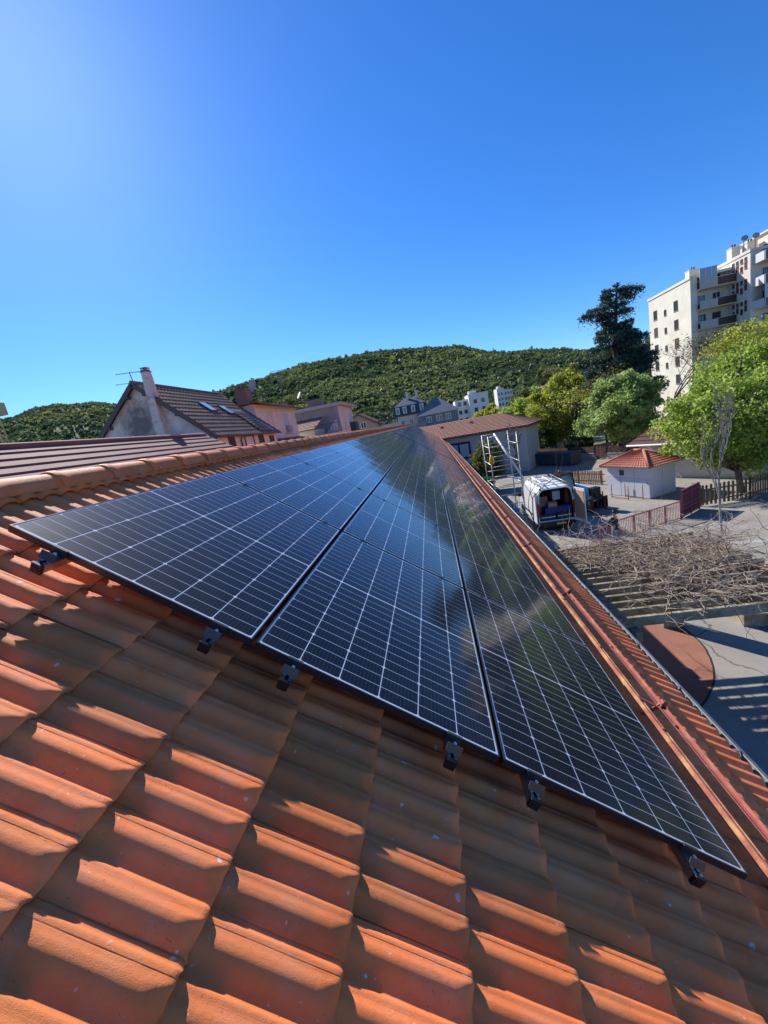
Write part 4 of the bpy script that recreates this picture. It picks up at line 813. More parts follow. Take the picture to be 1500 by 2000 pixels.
# ------------------------------------------------------------------ trees
M_BARK = mat('grey_bark', (0.16, 0.135, 0.11), 0.95, 0.25, 5, 0.5, 20)
M_DKBARK = mat('dark_bark', (0.07, 0.055, 0.045), 0.95, 0.25, 5, 0.5, 20)
def leaves_from(P, Nrm, size, rs, aspect=0.65, flat=0.0):
    """one small quad per point, random orientation (flat > 0 lays them level)"""
    n = len(P); d = rs.normal(0, 1, (n, 3)); d[:, 2] *= (1 - flat); d /= np.linalg.norm(d, axis=1, keepdims=True) + 1e-9
    e = rs.normal(0, 1, (n, 3)); e -= d * (e * d).sum(1, keepdims=True)
    if flat: e[:, 2] *= (1 - flat)
    e /= np.linalg.norm(e, axis=1, keepdims=True) + 1e-9
    s = size * rs.uniform(0.6, 1.3, (n, 1)); a = d * s; b = e * s * aspect
    V = np.stack([P - a, P + b * 0.9 - a * .1, P + a, P - b * 0.9 - a * .1], 1).reshape(-1, 3); F = np.arange(n * 4).reshape(n, 4); return V, F
def branch_pts(a, b, rs, n=5, sag=0.12):
    a, b = np.array(a), np.array(b); L = np.linalg.norm(b - a); pts = []
    mid = (a + b) / 2 + np.array([0, 0, L * sag]) + rs.normal(0, L * .06, 3)
    for t in np.linspace(0, 1, n): pts.append((1 - t) ** 2 * a + 2 * t * (1 - t) * mid + t * t * b + rs.normal(0, L * .012, 3) * (0 < t < 1))
    return pts
def leafy_tree(name, label, base, H, crown, lm, seed, tr=0.16, fork=0.35, nclump=45, nleaf=340, lsize=0.13, rc=0.9, group=None, bark=M_BARK, cat='tree', core=0.5, twigs=0):
    """crown = list of (dx, dy, z, rx, ry, rz) ellipsoids in tree space"""
    rs = np.random.RandomState(seed); t = thing(name, label, cat, base, (0, 0, rs.uniform(0, 6)) if len(crown) == 1 else (0, 0, 0), group)
    tot = sum(c[3] * c[4] * c[5] for c in crown); cen = []
    for c in crown:
        k = max(3, int(nclump * (c[3] * c[4] * c[5]) / tot))
        d = rs.normal(0, 1, (k, 3)); d /= np.linalg.norm(d, axis=1, keepdims=True); r = rs.uniform(core, 1, (k, 1)) ** 0.6
        cen.append(np.array(c[:3]) + d * r * np.array(c[3:]) * 0.92)
    cen = np.concatenate(cen); tk = MB(); top = np.array([crown[0][0] * .3, crown[0][1] * .3, H * 0.82])
    tp = branch_pts((0, 0, 0), top, rs, 8, 0.0); tk.tube(tp, list(np.linspace(tr, tr * .25, 8)), 8)
    for c in cen:
        f = rs.uniform(fork, 0.9) * min(1.0, max(0.2, (c[2]) / (H * 0.82))); q = np.clip(f, 0.15, .95) * 7; i = int(q); st = tp[i] * (1 - (q - i)) + tp[min(i + 1, 7)] * (q - i)
        r0 = tr * .38 * rs.uniform(.5, 1); tk.tube(branch_pts(st, c, rs, 5), [r0, r0 * .75, r0 * .5, r0 * .3, r0 * .12], 4, cap=False)
        for _ in range(twigs): 
            e = c + rs.normal(0, rc * .8, 3); tk.tube([c, (c + e) / 2 + rs.normal(0, .1, 3), e], [r0 * .2, r0 * .12, r0 * .05], 3, cap=False)
    tk.build('trunk', bark, t)
    if lm:
        n = nleaf * len(cen); idx = rs.randint(0, len(cen), n); g = rs.normal(0, 1, (n, 3)); g *= (rs.uniform(0, 1, (n, 1)) ** (1 / 2.2)) / np.linalg.norm(g, axis=1, keepdims=True)
        cr = rc * rs.uniform(0.55, 1.25, len(cen)); P = cen[idx] + g * cr[idx][:, None] * np.array([1, 1, .75])
        V, F = leaves_from(P, None, lsize, rs); tint = rs.uniform(0, 1, len(cen))
        link('crown', npmesh('crown', V, F, lm, False, {'rnd': np.repeat(np.clip(.55 * tint[idx] + .45 * rs.uniform(0, 1, n), 0, 1), 4)}), t)
    return t
def bare_tree(name, label, base, H, spread, seed, r0=0.12, depth=5, kids=3, lm=None, nleaf=0, lsize=.1, bark=M_BARK, group=None, first=0.35, up=0.35):
    rs = np.random.RandomState(seed); t = thing(name, label, 'tree', base, (0, 0, 0), group); mbx = MB(); tips = []
    def grow(p, d, L, r, lev):
        n = 4; wob = .13 if lev else .025; pts = [p]; q = p.copy()
        for i in range(n):
            d = d + rs.normal(0, wob, 3); d[2] += 0.03; d /= np.linalg.norm(d); q = q + d * L / n; pts.append(q.copy())
        mbx.tube(pts, list(np.linspace(r, r * .62, n + 1)), 6 if lev == 0 else (4 if lev < 3 else 3), cap=False)
        if lev >= depth: tips.append(q); return
        for k in range(kids + (1 if lev == 0 else 0) + (rs.randint(0, 2))):
            a = rs.uniform(0, 2 * np.pi); v = np.array([np.cos(a), np.sin(a), 0]) * spread + d * 0.75; v[2] += up * rs.uniform(.2, 1); v /= np.linalg.norm(v)
            st = pts[-1 if k < 2 else rs.randint(2, n + 1)]
            grow(st.copy(), v, L * rs.uniform(.55, .8), r * rs.uniform(.45, .62), lev + 1)
    grow(np.zeros(3), np.array([0, 0, 1.0]), H * first, r0, 0); mbx.build('trunk', bark, t)
    if lm and nleaf:
        T = np.array(tips); n = nleaf; P = T[rs.randint(0, len(T), n)] + rs.normal(0, .28, (n, 3)); V, F = leaves_from(P, None, lsize, rs)
        link('crown', npmesh('crown', V, F, lm, False, {'rnd': np.repeat(rs.uniform(0, 1, n), 4)}), t)
    return t
L_BRIGHT = leaf_mat('spring_leaves', (0.20, 0.29, 0.04), (0.33, 0.44, 0.065), (0.46, 0.55, 0.11), 0.6)
L_MAPLE = leaf_mat('fresh_maple_leaves', (0.18, 0.28, 0.07), (0.32, 0.43, 0.12), (0.46, 0.55, 0.2), 0.6)
L_YELL = leaf_mat('yellow_green_leaves', (0.21, 0.25, 0.03), (0.35, 0.38, 0.045), (0.50, 0.50, 0.07), 0.6)
L_OLIVE = leaf_mat('olive_buds', (0.10, 0.095, 0.035), (0.16, 0.15, 0.05), (0.24, 0.22, 0.07), 0.4)
L_CEDAR = leaf_mat('cedar_needles', (0.04, 0.07, 0.05), (0.065, 0.105, 0.075), (0.10, 0.15, 0.10), 0.35)
L_DARK = leaf_mat('evergreen_leaves', (0.012, 0.03, 0.012), (0.03, 0.06, 0.02), (0.06, 0.10, 0.035), 0.25)
L_SHRUB = leaf_mat('shrub_leaves', (0.08, 0.10, 0.028), (0.15, 0.165, 0.045), (0.24, 0.24, 0.075), 0.45)
# cedar: level plates of needles on long arms
def cedar(base, seed=8):
    rs = np.random.RandomState(seed); t = thing('cedar_tree', 'tall dark cedar with flat branch plates beside the apartment block', 'tree', base); mbx = MB(); P = []
    H = 19.6; mbx.tube([(0, 0, 0), (0.1, 0, 6), (-.1, 0.1, 12), (0.25, 0, 16), (0.5, 0, 19.0)], [.5, .42, .3, .2, .06], 8)
    arms = [(18.9, 0.4, 0.6), (18.6, 2.8, 1.2), (18.3, 0.2, 3.4), (18.0, 3.2, 1.6), (17.6, 0.3, 2.4), (16.9, 3.0, 3.0), (16.4, 3.25, 4.1), (16.2, 0.3, 2.2), (15.6, 2.9, 2.2)]
    for z in np.arange(13.6, 18.6, 0.5): arms.append((z, rs.uniform(0, 6.28), rs.uniform(1.0, 2.2)))
    for z in np.arange(4.0, 15.0, 0.40):
        k = 3; R = np.interp(z, [4, 7, 10, 12.5, 15], [5.0, 4.9, 4.3, 3.4, 1.8])
        for _ in range(k): arms.append((z + rs.uniform(-.2, .2), rs.uniform(0, 2 * np.pi), R * rs.uniform(.6, 1.05)))
    for z, a, L in arms:
        dr = np.array([np.cos(a), np.sin(a), 0]); droop = -0.10 * L if z < 15 else -0.05 * L; st = np.array([0.1, 0, z - .25 * L * .6]); en = dr * L + np.array([.2, 0, z + droop])
        pts = branch_pts(st, en, rs, 6, 0.10); mbx.tube(pts, list(np.linspace(.10, .02, 6)), 5, cap=False)
        n = int(240 * L); tt = rs.uniform(.18, 1, n) ** .8; q = np.array(pts); ix = tt * 5; i0 = np.clip(ix.astype(int), 0, 4); b = q[i0] + (q[i0 + 1] - q[i0]) * (ix - i0)[:, None]
        wd = 0.30 + 0.9 * (1 - np.abs(tt - .65)) * min(1, L / 3); lat = rs.normal(0, .42, n) * wd; sd_ = np.array([-dr[1], dr[0], 0])
        g = b + sd_ * lat[:, None] + rs.normal(0, .09, (n, 3)); g[:, 2] += -np.abs(lat) * .18 - rs.exponential(.30, n) + .15; P.append(g)
    mbx.build('trunk', M_DKBARK, t); P = np.concatenate(P); V, F = leaves_from(P, None, 0.16, rs, .38, .2)
    link('crown', npmesh('crown', V, F, L_CEDAR, False, {'rnd': np.repeat(rs.uniform(0, 1, len(P)), 4)}), t)
cedar((23.6, 53.6, 0))
leafy_tree('maple_tree', 'round fresh green maple standing behind the kiosk', (19.6, 43.5, 0), 9.0, [(0, 0, 5.6, 3.7, 3.7, 3.0), (-.8, 0, 4.2, 3.9, 3.6, 2.0), (-0.3, 0, 7.4, 2.3, 2.3, 1.6)], L_MAPLE, 21, 0.2, .22, 130, 170, .15, 0.85, twigs=1)
leafy_tree('lime_tree', 'big bright green spring tree overhanging the kiosk and picket fence', (17.8, 25.6, 0), 9.6, [(0.2, 0, 4.9, 4.0, 3.6, 2.6), (2.0, 1.0, 6.5, 3.6, 3.0, 2.3), (-2.2, 0.2, 4.3, 2.4, 2.4, 2.1), (3.2, -0.6, 4.2, 3.6, 2.8, 2.4), (-1.5, -0.3, 2.9, 1.6, 1.5, 1.1), (-.4, -.6, 2.7, 2.6, 1.8, 1.4), (2.2, -.8, 2.7, 2.6, 1.8, 1.4)], L_BRIGHT, 33, 0.18, .12, 280, 210, .10, 0.85, twigs=2)
leafy_tree('lime_tree', 'olive budding tree rising against the apartment block balconies', (30.0, 42.0, 0), 11.4, [(0, 0, 7.8, 4.3, 4, 3.4), (3, 0, 6.8, 4, 4, 3.2)], L_YELL, 35, 0.22, .3, 90, 110, .13, 1.2, twigs=4)
leafy_tree('lime_tree', 'sparse budding tree at the right edge in front of the glazed balconies', (33.5, 37.0, 0), 13.0, [(0, 0, 8.8, 4.5, 4, 3.8)], L_OLIVE, 36, 0.26, .3, 50, 70, .12, 1.3, twigs=5)
# group of yellow-green trees behind the picket wall
for i, (x, y, h, rx, lm, lab, nl) in enumerate((
        (17.0, 58.5, 10.2, 3.4, L_YELL, 'yellow green tree right behind the basketball hoop wall', 190),
        (20.5, 60.0, 12.3, 3.6, L_YELL, 'tall yellow green tree behind the middle of the picket wall', 170),
        (14.6, 66.0, 8.8, 3.6, L_BRIGHT, 'rounded green tree just right of the school house hip', 240),
        (24.5, 60.0, 11.5, 3.2, L_YELL, 'yellow green tree left of the cedar trunk', 120),
        (18.0, 74.0, 11.0, 4.6, L_SHRUB, 'broad olive tree in the row farthest behind the picket wall', 220),
        (12.6, 84.0, 9.2, 4.2, L_YELL, 'small yellow green tree beyond the school roof ridge', 200),
        (25.0, 80.0, 15.5, 5.5, L_SHRUB, 'tall olive tree far behind the cedar', 200))):
    leafy_tree('broadleaf_tree', lab, (x, y, 0), h, [(0, 0, h * .58, rx, rx, h * .36), (rx * .3, .3, h * .40, rx, rx, h * .25)], lm, 50 + i, .18, .2, 60, nl, .19, 1.05, 'trees behind the picket wall')
bare_tree('bare_tree', 'brown leafless spreading tree before the cedar', (22.2, 50.5, 0), 12.8, 0.95, 61, .25, 5, 3, L_OLIVE, 2200, .10, M_DKBARK, first=.30)
bare_tree('bare_tree', 'leafless brown tree with yellow buds left of the cedar', (19.4, 52.0, 0), 11.5, 0.85, 62, .2, 5, 3, L_YELL, 3000, .12, M_DKBARK, first=.28)
bare_tree('bare_tree', 'pale bare tree in front of the sunlit apartment gable', (31.5, 56.0, 0), 15.5, 0.75, 63, .2, 5, 3, L_OLIVE, 900, .11, M_BARK, first=.3)
leafy_tree('hedge_shrub', 'dark hedge behind the picket fence under the maple', (17.6, 51.5, 0), 3.4, [(0, 0, 1.7, 2.6, 1.6, 1.6)], L_DARK, 71, .1, .2, 30, 220, .13, .7, cat='shrub')
leafy_tree('hedge_shrub', 'dark ivy hedge beside the bins under the yellow trees', (14.4, 57.0, 0), 3.8, [(0, 0, 1.9, 2.4, 1.6, 1.8)], L_DARK, 72, .1, .2, 30, 220, .13, .7, cat='shrub')
leafy_tree('hedge_shrub', 'dark hedge at the foot of the maple trunk', (21.8, 47.5, 0), 3.2, [(0, 0, 1.6, 2.6, 1.6, 1.5)], L_DARK, 73, .1, .2, 30, 220, .13, .7, cat='shrub')
leafy_tree('conifer_shrub', 'olive green shrub growing behind the scaffold tower', (5.0, 38.5, 0), 4.6, [(0, 0, 2.7, 1.5, 1.5, 2.0), (-.7, 0, 1.7, 1.2, 1.2, 1.4)], L_SHRUB, 74, .1, .2, 60, 300, .09, .75, cat='shrub')
leafy_tree('pine_tree', 'dark round pine at the left edge below the hill', (-62, 51, 0), 12.2, [(0, 0, 9.6, 4.2, 4.2, 2.4)], L_DARK, 75, .3, .5, 40, 260, .25, 1.1)
leafy_tree('pine_tree', 'dark pine beside the far white block left of the gable house', (-36, 52, 0), 13.0, [(0, 0, 10.4, 2.6, 2.6, 2.2)], L_DARK, 76, .3, .5, 30, 260, .22, .9)
leafy_tree('broadleaf_tree', 'yellow olive tree standing behind the cream house roof', (-19.5, 52, 0), 15.0, [(0, 0, 11.3, 4.8, 4, 3.0), (4, 0, 10.4, 4, 3, 2.4)], L_SHRUB, 77, .25, .4, 60, 260, .17, 1.0)
for i in range(26):   # town trees at the foot of the hill
    rs_ = random.Random(90 + i); a_ = R_(-12 + 36 * (i + .5) / 26); d_ = rs_.uniform(160, 300); h_ = rs_.uniform(9, 15)
    leafy_tree('broadleaf_tree', '%s small tree in the belt at the foot of the hill, %s from the left' % (['dark', 'olive', 'green', 'shaded'][i % 4], ORD[i]), (d_ * math.sin(a_), d_ * math.cos(a_), 0), h_, [(0, 0, h_ * .6, h_ * .42, h_ * .42, h_ * .38)], [L_DARK, L_SHRUB, L_BRIGHT, L_DARK][i % 4], 300 + i, .25, .3, 22, 60, .55, 1.8, 'trees at the foot of the hill')
# young staked tree in the yard and thin saplings by the scaffold
bare_tree('young_tree', 'slim young tree with pale trunk and bare twigs in the right courtyard', (11.55, 17.7, 0), 6.4, 0.22, 81, .055, 3, 4, L_YELL, 120, .05, mat('pale_young_bark', (0.26, 0.235, 0.20), .9, .15, 6), first=.46, up=1.2)
bare_tree('bare_sapling', 'leafless sapling in front of the white van', (4.75, 21.6, 0), 6.2, 0.45, 82, .04, 4, 2, None, 0, .05, M_DKBARK, first=.42, up=.8)
bare_tree('pollarded_tree', 'pruned bare tree against the school wall', (8.9, 45.5, 0), 6.4, 0.8, 83, .16, 2, 3, None, 0, .05, M_BARK, first=.42, up=.6)

# ------------------------------------------------------------------ apartment block (right)
ap = thing('apartment_block', 'tall beige apartment block with balconies at the right edge', 'apartment block', (39.9, 66.9, 0))
M_BEIGE = mat('beige_panel_render', (0.74, 0.69, 0.56), 0.9, 0.06, 0.35, col2=(0.64, 0.59, 0.48)); M_PINK = mat('pinkish_render', (0.68, 0.60, 0.50), 0.9, 0.05, 0.4)
TA, TB = 20.3, 21.4
w = MB(); w.b2(0, 5.5, 0.9, 11, -.2, TA); w.b2(0, 0.9, 0, 0.898, -.2, TA); w.build('wall', M_BEIGE, ap); w = MB(); w.b2(5.502, 40, -3.2, 11, -.2, TB); w.build('wall', M_PINK, ap)
w = MB(); w.b2(-.12, 5.4, -.12, 11.1, TA + .002, TA + .35); w.build('parapet', M_BEIGE, ap); w = MB(); w.b2(5.4, 40, -3.3, 11.1, TB + .002, TB + .35); w.b2(9.5, 30, -2.6, 6, TB + .352, TB + 2.6); w.b2(9.2, 30.2, -2.9, 6.2, TB + 2.602, TB + 2.8); w.build('parapet', M_PINK, ap)
for i, z in enumerate(np.arange(3.3, 19, 2.72)):
    for y, ww, hh in ((3.0, 1.0, 1.45), (6.0, 0.6, 0.9), (8.6, 1.0, 1.45)): window(ap, (0, y + ww, z), (0, -1, 0), ww, hh, M_BRFR, M_BRFR if (i + int(y)) % 3 == 0 else M_PANE, 0, 0.08)
M_PARL = mat('pale_parapet', (0.42, 0.41, 0.38), 0.7, 0.05, 1); M_PARD = mat('brown_parapet', (0.055, 0.035, 0.03), 0.5, 0.1, 2); M_PARG = mat('green_grey_parapet', (0.07, 0.09, 0.075), 0.5, 0.1, 2); M_PARB = mat('slate_parapet', (0.09, 0.10, 0.125), 0.45, 0.1, 2)
for i, z in enumerate(np.arange(2.2, 18.6, 2.72)):
    s = MB(); s.b2(0.92, 5.48, -0.75, 0.88, z, z + .18); o = s.build('balcony', M_BEIGE, ap)
    s = MB(); s.b2(0.75, 3.0, -0.80, -0.74, z + .02, z + 1.12); s.build('parapet', M_PARG if i == 3 else M_PARL, o); s = MB(); s.b2(3.06, 5.46, -0.80, -0.74, z + .1, z + 1.12); s.build('parapet', M_PARD, o)
    s = MB(); s.b2(3.0, 3.05, -.82, -.72, z, z + 1.2); s.b2(3.05, 5.48, -.82, -.72, z + 1.122, z + 1.17); s.build('handrail', M_WHFR, o)
    for x, ww in ((1.3, 1.2), (3.4, 1.1)): window(ap, (x, 0.9, z + .2), (1, 0, 0), ww, 2.0, M_BRFR if (i + int(x)) % 2 else M_WHFR, M_PANE, 1, 0.08)
    if i in (6, 2):
        s = MB()
        for x in (0.8, 1.55, 2.3, 3.0): s.b2(x - .03, x + .03, -.79, -.73, z + 1.122, z + 2.7)
        s.build('glazing_bars', M_WHFR, o); s = MB(); s.b2(0.83, 2.97, -.77, -.755, z + 1.125, z + 2.7); s.build('glazing', mat('loggia_glass', (0.30, 0.33, 0.34), 0.1, 0.1, 0.5, spec=0.8), o)
for i, z in enumerate(np.arange(3.0, 20, 2.72)):
    for k_, y in enumerate((-0.35, -1.1, -1.85, -2.6)): 
        window(ap, (5.502, y + .38, z + (0.3 if k_ % 2 else 0)), (0, -1, 0), 0.42, 0.75, M_BRFR, M_BRFR if k_ % 2 else M_PANE, 0, 0.06); window(ap, (5.502, y + .38, z + 1.15), (0, -1, 0), 0.42, 0.55, M_BRFR, M_PANE, 0, 0.06)
for i, z in enumerate(np.arange(2.6, 21, 2.85)):
    s = MB(); s.b2(5.9, 30, -5.0, -3.202, z, z + .2); o = s.build('balcony', M_PINK, ap)
    for k_, (xa, xb) in enumerate(((5.9, 9.4), (9.5, 13.2), (13.3, 17.5), (17.6, 22), (22.1, 30))):
        s = MB(); s.b2(xa, xb, -5.06, -5.002, z + .05, z + 1.1); s.build('parapet', M_PARB if k_ % 2 == 0 else M_PARL, o)
    s = MB()
    for xa in (5.9, 9.43, 13.23, 17.53, 22.03): s.b2(xa, xa + .06, -5.1, -5.0, z, z + 1.18)
    s.b2(5.9, 30, -5.1, -4.99, z + 1.102, z + 1.16); s.b2(5.84, 5.898, -5.0, -3.21, z + .05, z + 1.12); s.build('handrail', M_WHFR, o)
    for x in (7.0, 9.6, 12, 15, 18.5): window(ap, (x, -3.2, z + .22), (1, 0, 0), 1.2, 2.0, M_BRFR, M_PANE, 1, .08)
    if i == 4:
        s = MB()
        for x in np.arange(5.95, 15, 0.8): s.b2(x - .03, x + .03, -5.06, -5.0, z + 1.162, z + 2.8)
        s.build('glazing_bars', M_WHFR, o); s = MB(); s.b2(5.95, 15, -5.04, -5.02, z + 1.163, z + 2.8); s.build('glazing', mat('loggia_glass', (0.30, 0.33, 0.34)), o)
s = MB(); s.prism([(7.5, -3.2, TB - .25), (7.5, -5.6, TB - 1.0), (7.5, -5.6, TB - 1.04), (7.5, -3.2, TB - .32)], (6, 0, 0)); s.build('awning', mat('pale_blue_awning', (0.55, 0.62, 0.68), 0.8, 0.05, 2), ap)
for x, y, z, ww in ((3.4, 5, TA, 1.6), (7.0, 2, TB, 1.1), (8.4, 1.0, TB, 1.3)):
    chimney(ap, (x, y, z + .352), ww, 1.0, 1.7, M_BEIGE, 2)
s = MB(); s.lathe([(0.1, 0), (.32, .02), (.36, .3), (.3, .5), (.1, .52)], (1.9, 3, TA + .352), 14); s.build('vent_cowl', M_BARGE, ap)
for x in (6.6, 8.0):
    s = MB(); s.lathe([(0.05, 0), (.2, .04), (.38, .12), (.39, .14), (.2, .07), (.05, .03)], (0, 0, 0), 18, axis='y'); s.build('satellite_dish', M_CONC, ap, loc=(x, -0.6, TB + 2.4), rot=(.3, 0, 2.8))
    s = MB(); s.tube([(x, -.5, TB + .35), (x, -.5, TB + 2.4)], .05, 6); s.build('mast', M_BARGE, ap)
antenna((53.2, 64.5, TB + 2.8), 6.5, .4, 'tall thin mast antenna on the apartment block roof')
# ------------------------------------------------------------------ school house with red hip roof, facing obliquely
ax = Vector((0.90, -0.436, 0)).normalized()
sh = thing('school_house', 'pale house with weathered red tile hip roof and dark framed double window', 'house', (10.55, 46.6, 0), (0, 0, math.atan2(ax.y, ax.x)))
# local: x runs from the left end (-24) to the corner (0), y points away from the courtyard
w = MB(); w.b2(-26, 0, 0, 6.4, 0, 5.2); w.build('wall', mat('pale_grey_render', (0.52, 0.50, 0.46), 0.9, 0.05, 0.8, 0.1, 50), sh)
w = MB(); E_ = 0.55
rf = MB(); roof_face(rf, (-26.5, -E_, 5.22), (E_, -E_, 5.22), (-3.4, 3.2, 6.95), (-26.5, 3.2, 6.95), 12, 62, 0.04, 0.03); roof_face(rf, (E_, -E_, 5.22), (E_, 6.4 + E_, 5.22), (-3.4, 3.2, 6.95), (-3.4, 3.2, 6.95), 12, 24, 0.04, 0.03); roof_face(rf, (E_, 6.4 + E_, 5.22), (-26.5, 6.4 + E_, 5.22), (-26.5, 3.2, 6.95), (-3.4, 3.2, 6.95), 12, 62, 0.04, 0.03)
ro = rf.build('roof', M_OLDTILE, sh)
s = MB(); s.b2(-26.5, E_ - .02, -E_ + .02, 6.4 + E_ - .02, 5.0, 5.18); s.build('eave', M_BARGE, sh)
s = MB(); s.tube([(-26.5, -E_ - .05, 5.14), (E_, -E_ - .05, 5.14)], .07, 8); s.build('gutter', M_OLDTILE, sh)
for x in (-16, -11, -7): v = MB(); v.b2(x, x + .25, 1.9, 2.2, 6.2, 6.62); v.build('roof_vent', M_OLDTILE, ro)
window(sh, (-9.6, 0, 2.25), (1, 0, 0), 3.0, 2.1, M_DKFR, M_CURT, 1, 0.24); window(sh, (-7.6, 0, 0.15), (1, 0, 0), 2.2, 1.5, M_DKFR, M_PANE, 1, 0.2)
hp = thing('basketball_hoop', 'white basketball backboard on the school house wall', 'basketball hoop', (8.75, 46.9, 0)); s = MB(); s.tube([(0, 0, 0), (0, 0, 2.6)], .05, 8); s.build('post', M_WHFR, hp); s = MB(); s.b2(-.55, .55, -.06, -.02, 2.3, 3.1); s.build('backboard', M_WHFR, hp)
s = MB(); s.tube([(.22 * math.cos(a), -.3 + .22 * math.sin(a), 2.5) for a in np.linspace(0, 2 * math.pi, 17)], .015, 5); s.build('ring', M_RUST, hp)
# ------------------------------------------------------------------ low wall with picket fence at the far side
M_PICK = mat('reddish_brown_pickets', (0.17, 0.09, 0.07), 0.8, 0.2, 4, objrand=.25); M_PICKB = mat('brown_wood_pickets', (0.20, 0.115, 0.06), 0.8, 0.25, 5, objrand=.3)
def picket_run(name, label, a, b, z0, h, m, step=0.16, wd=0.11, cat='fence', tall=None, group=None):
    a, b = Vector(a), Vector(b); d = b - a; L = d.length; u = d.normalized(); t = thing(name, label, cat, (a.x, a.y, z0), (0, 0, math.atan2(u.y, u.x)), group)
    pk = MB().prism([(-wd / 2, -.012, 0.06), (wd / 2, -.012, 0.06), (wd / 2, -.012, h - wd * .5), (0, -.012, h), (-wd / 2, -.012, h - wd * .5)], (0, .024, 0)).mesh('picket', m)
    for i in range(int(L / step)): link('picket', pk, t, loc=((i + .5) * step, rng.uniform(-.004, .004), rng.uniform(-.02, .02)), rot=(0, rng.uniform(-.02, .02), 0))
    for z in (h * .25, h * .75): r = MB(); r.b2(0, L, 0.0205, 0.065, z - .04, z + .04); r.build('rail', m, t)
    for i in range(int(L / 2.2) + 1): p = MB(); p.b2(min(i * 2.2, L - .1), min(i * 2.2, L - .1) + .09, 0.066, .16, -z0 if z0 < .3 else 0, h + .02); p.build('post', m, t)
    return t
W0, W1 = (13.2, 54.6, 0), (24.5, 35.5, 0)
def wl(t): return Vector(W0).lerp(Vector(W1), t)
for i, (t0, t1, lab) in enumerate(((0.0, 0.40, 'low concrete wall beside the school house corner'), (0.475, 1.0, 'low concrete wall under the maple'))):
    a, b = wl(t0), wl(t1); d = (b - a); t = thing('low_wall', lab, 'wall', a, (0, 0, math.atan2(d.y, d.x)), 'low courtyard walls'); s = MB(); s.b2(0, d.length, -.12, .12, 0, .66); s.build('wall_body', M_CONC, t); s = MB(); s.b2(-.02, d.length + .02, -.16, .16, .662, .72); s.build('coping', M_CONC, t)
    picket_run('picket_fence', 'brown picket fence on top of the ' + lab, wl(t0), wl(t1), .722, .78, M_PICK, .17, .14, group='fences on the courtyard wall')
picket_run('picket_gate', 'brown picket gate between the two low walls', wl(.41), wl(.465), .03, 1.5, M_PICK, .15, .13, 'gate')
cb = thing('container', 'dark blue grey container in the shade by the school corner', 'container', (12.3, 49.2, 0), (0, 0, math.atan2(-.86, .5))); s = MB(); s.b2(-1.6, 4.6, 0, 1.5, .1, 1.35); s.build('body', mat('dark_container', (0.05, 0.065, 0.08), .6, .1, 3), cb, bevel=.03); s = MB(); s.b2(-1.65, 4.65, -.05, 1.55, 1.352, 1.42); s.build('lid', mat('dark_container', (0.05, 0.065, 0.08)), cb)
for x in (0.5, 2.5): s = MB(); s.b2(x, x + .06, -.04, -.002, .1, 1.35); s.build('rib', mat('dark_container', (0.05, 0.065, 0.08)), cb)
picket_run('picket_fence', 'short brown picket fence between the telehandler and the kiosk', (10.6, 37.3, 0), (13.2, 33.3, 0), .02, 1.15, M_PICKB, .16, .10)
picket_run('picket_fence', 'dark picket fence between the steel gate and the young tree', (14.5, 23.9, 0), (17.1, 24.0, 0), .02, 1.25, M_PICKB, .23, .13); picket_run('picket_fence', 'dark picket fence on the right running behind the young tree', (17.2, 24.0, 0), (25, 27.0, 0), .02, 1.25, M_PICKB, .19, .13)
# building behind the kiosk
h12 = thing('brown_roof_house', 'house with dark brown tiled roof half hidden behind the kiosk', 'house', (15.6, 34.6, 0), (0, 0, math.atan2(-.843, .537)))
w = MB(); w.b2(0.6, 8.4, 0.6, 7.4, 0, 2.75); w.build('wall', M_CREAM, h12); rf = MB(); pkA, pkB = (3.6, 4, 6.2), (5.4, 4, 6.2)
roof_face(rf, (0, 0, 2.7), (9, 0, 2.7), pkB, pkA, 13, 34, .045, .035); roof_face(rf, (0, 8, 2.7), (0, 0, 2.7), pkA, pkA, 13, 28, .045, .035); roof_face(rf, (9, 8, 2.7), (0, 8, 2.7), pkA, pkB, 13, 34, .045, .035); roof_face(rf, (9, 0, 2.7), (9, 8, 2.7), pkB, pkB, 13, 28, .045, .035); rf.build('roof', mat('dark_brown_tiles', (0.13, 0.06, 0.045), .8, .25, 3), h12)
s = MB(); s.tube([(0, -.06, 2.66), (9, -.06, 2.66)], .07, 8); s.build('gutter', M_WHFR, h12); window(h12, (2, .6, 1.0), (1, 0, 0), 1.2, 1.3, M_WHFR, M_PANE, 1, .08)
pw = thing('pale_wall', 'pale sunlit wall at the right edge behind the picket fence', 'wall', (21.5, 29.5, 0), (0, 0, .4)); s = MB(); s.b2(0, 9, 0, .3, 0, 3.4); s.build('wall_body', mat('pale_wall_render', (0.5, 0.48, 0.42), .9, .08, 1), pw); s = MB(); s.b2(-.1, 9.1, -.06, .36, 3.402, 3.5); s.build('coping', M_CONC, pw)
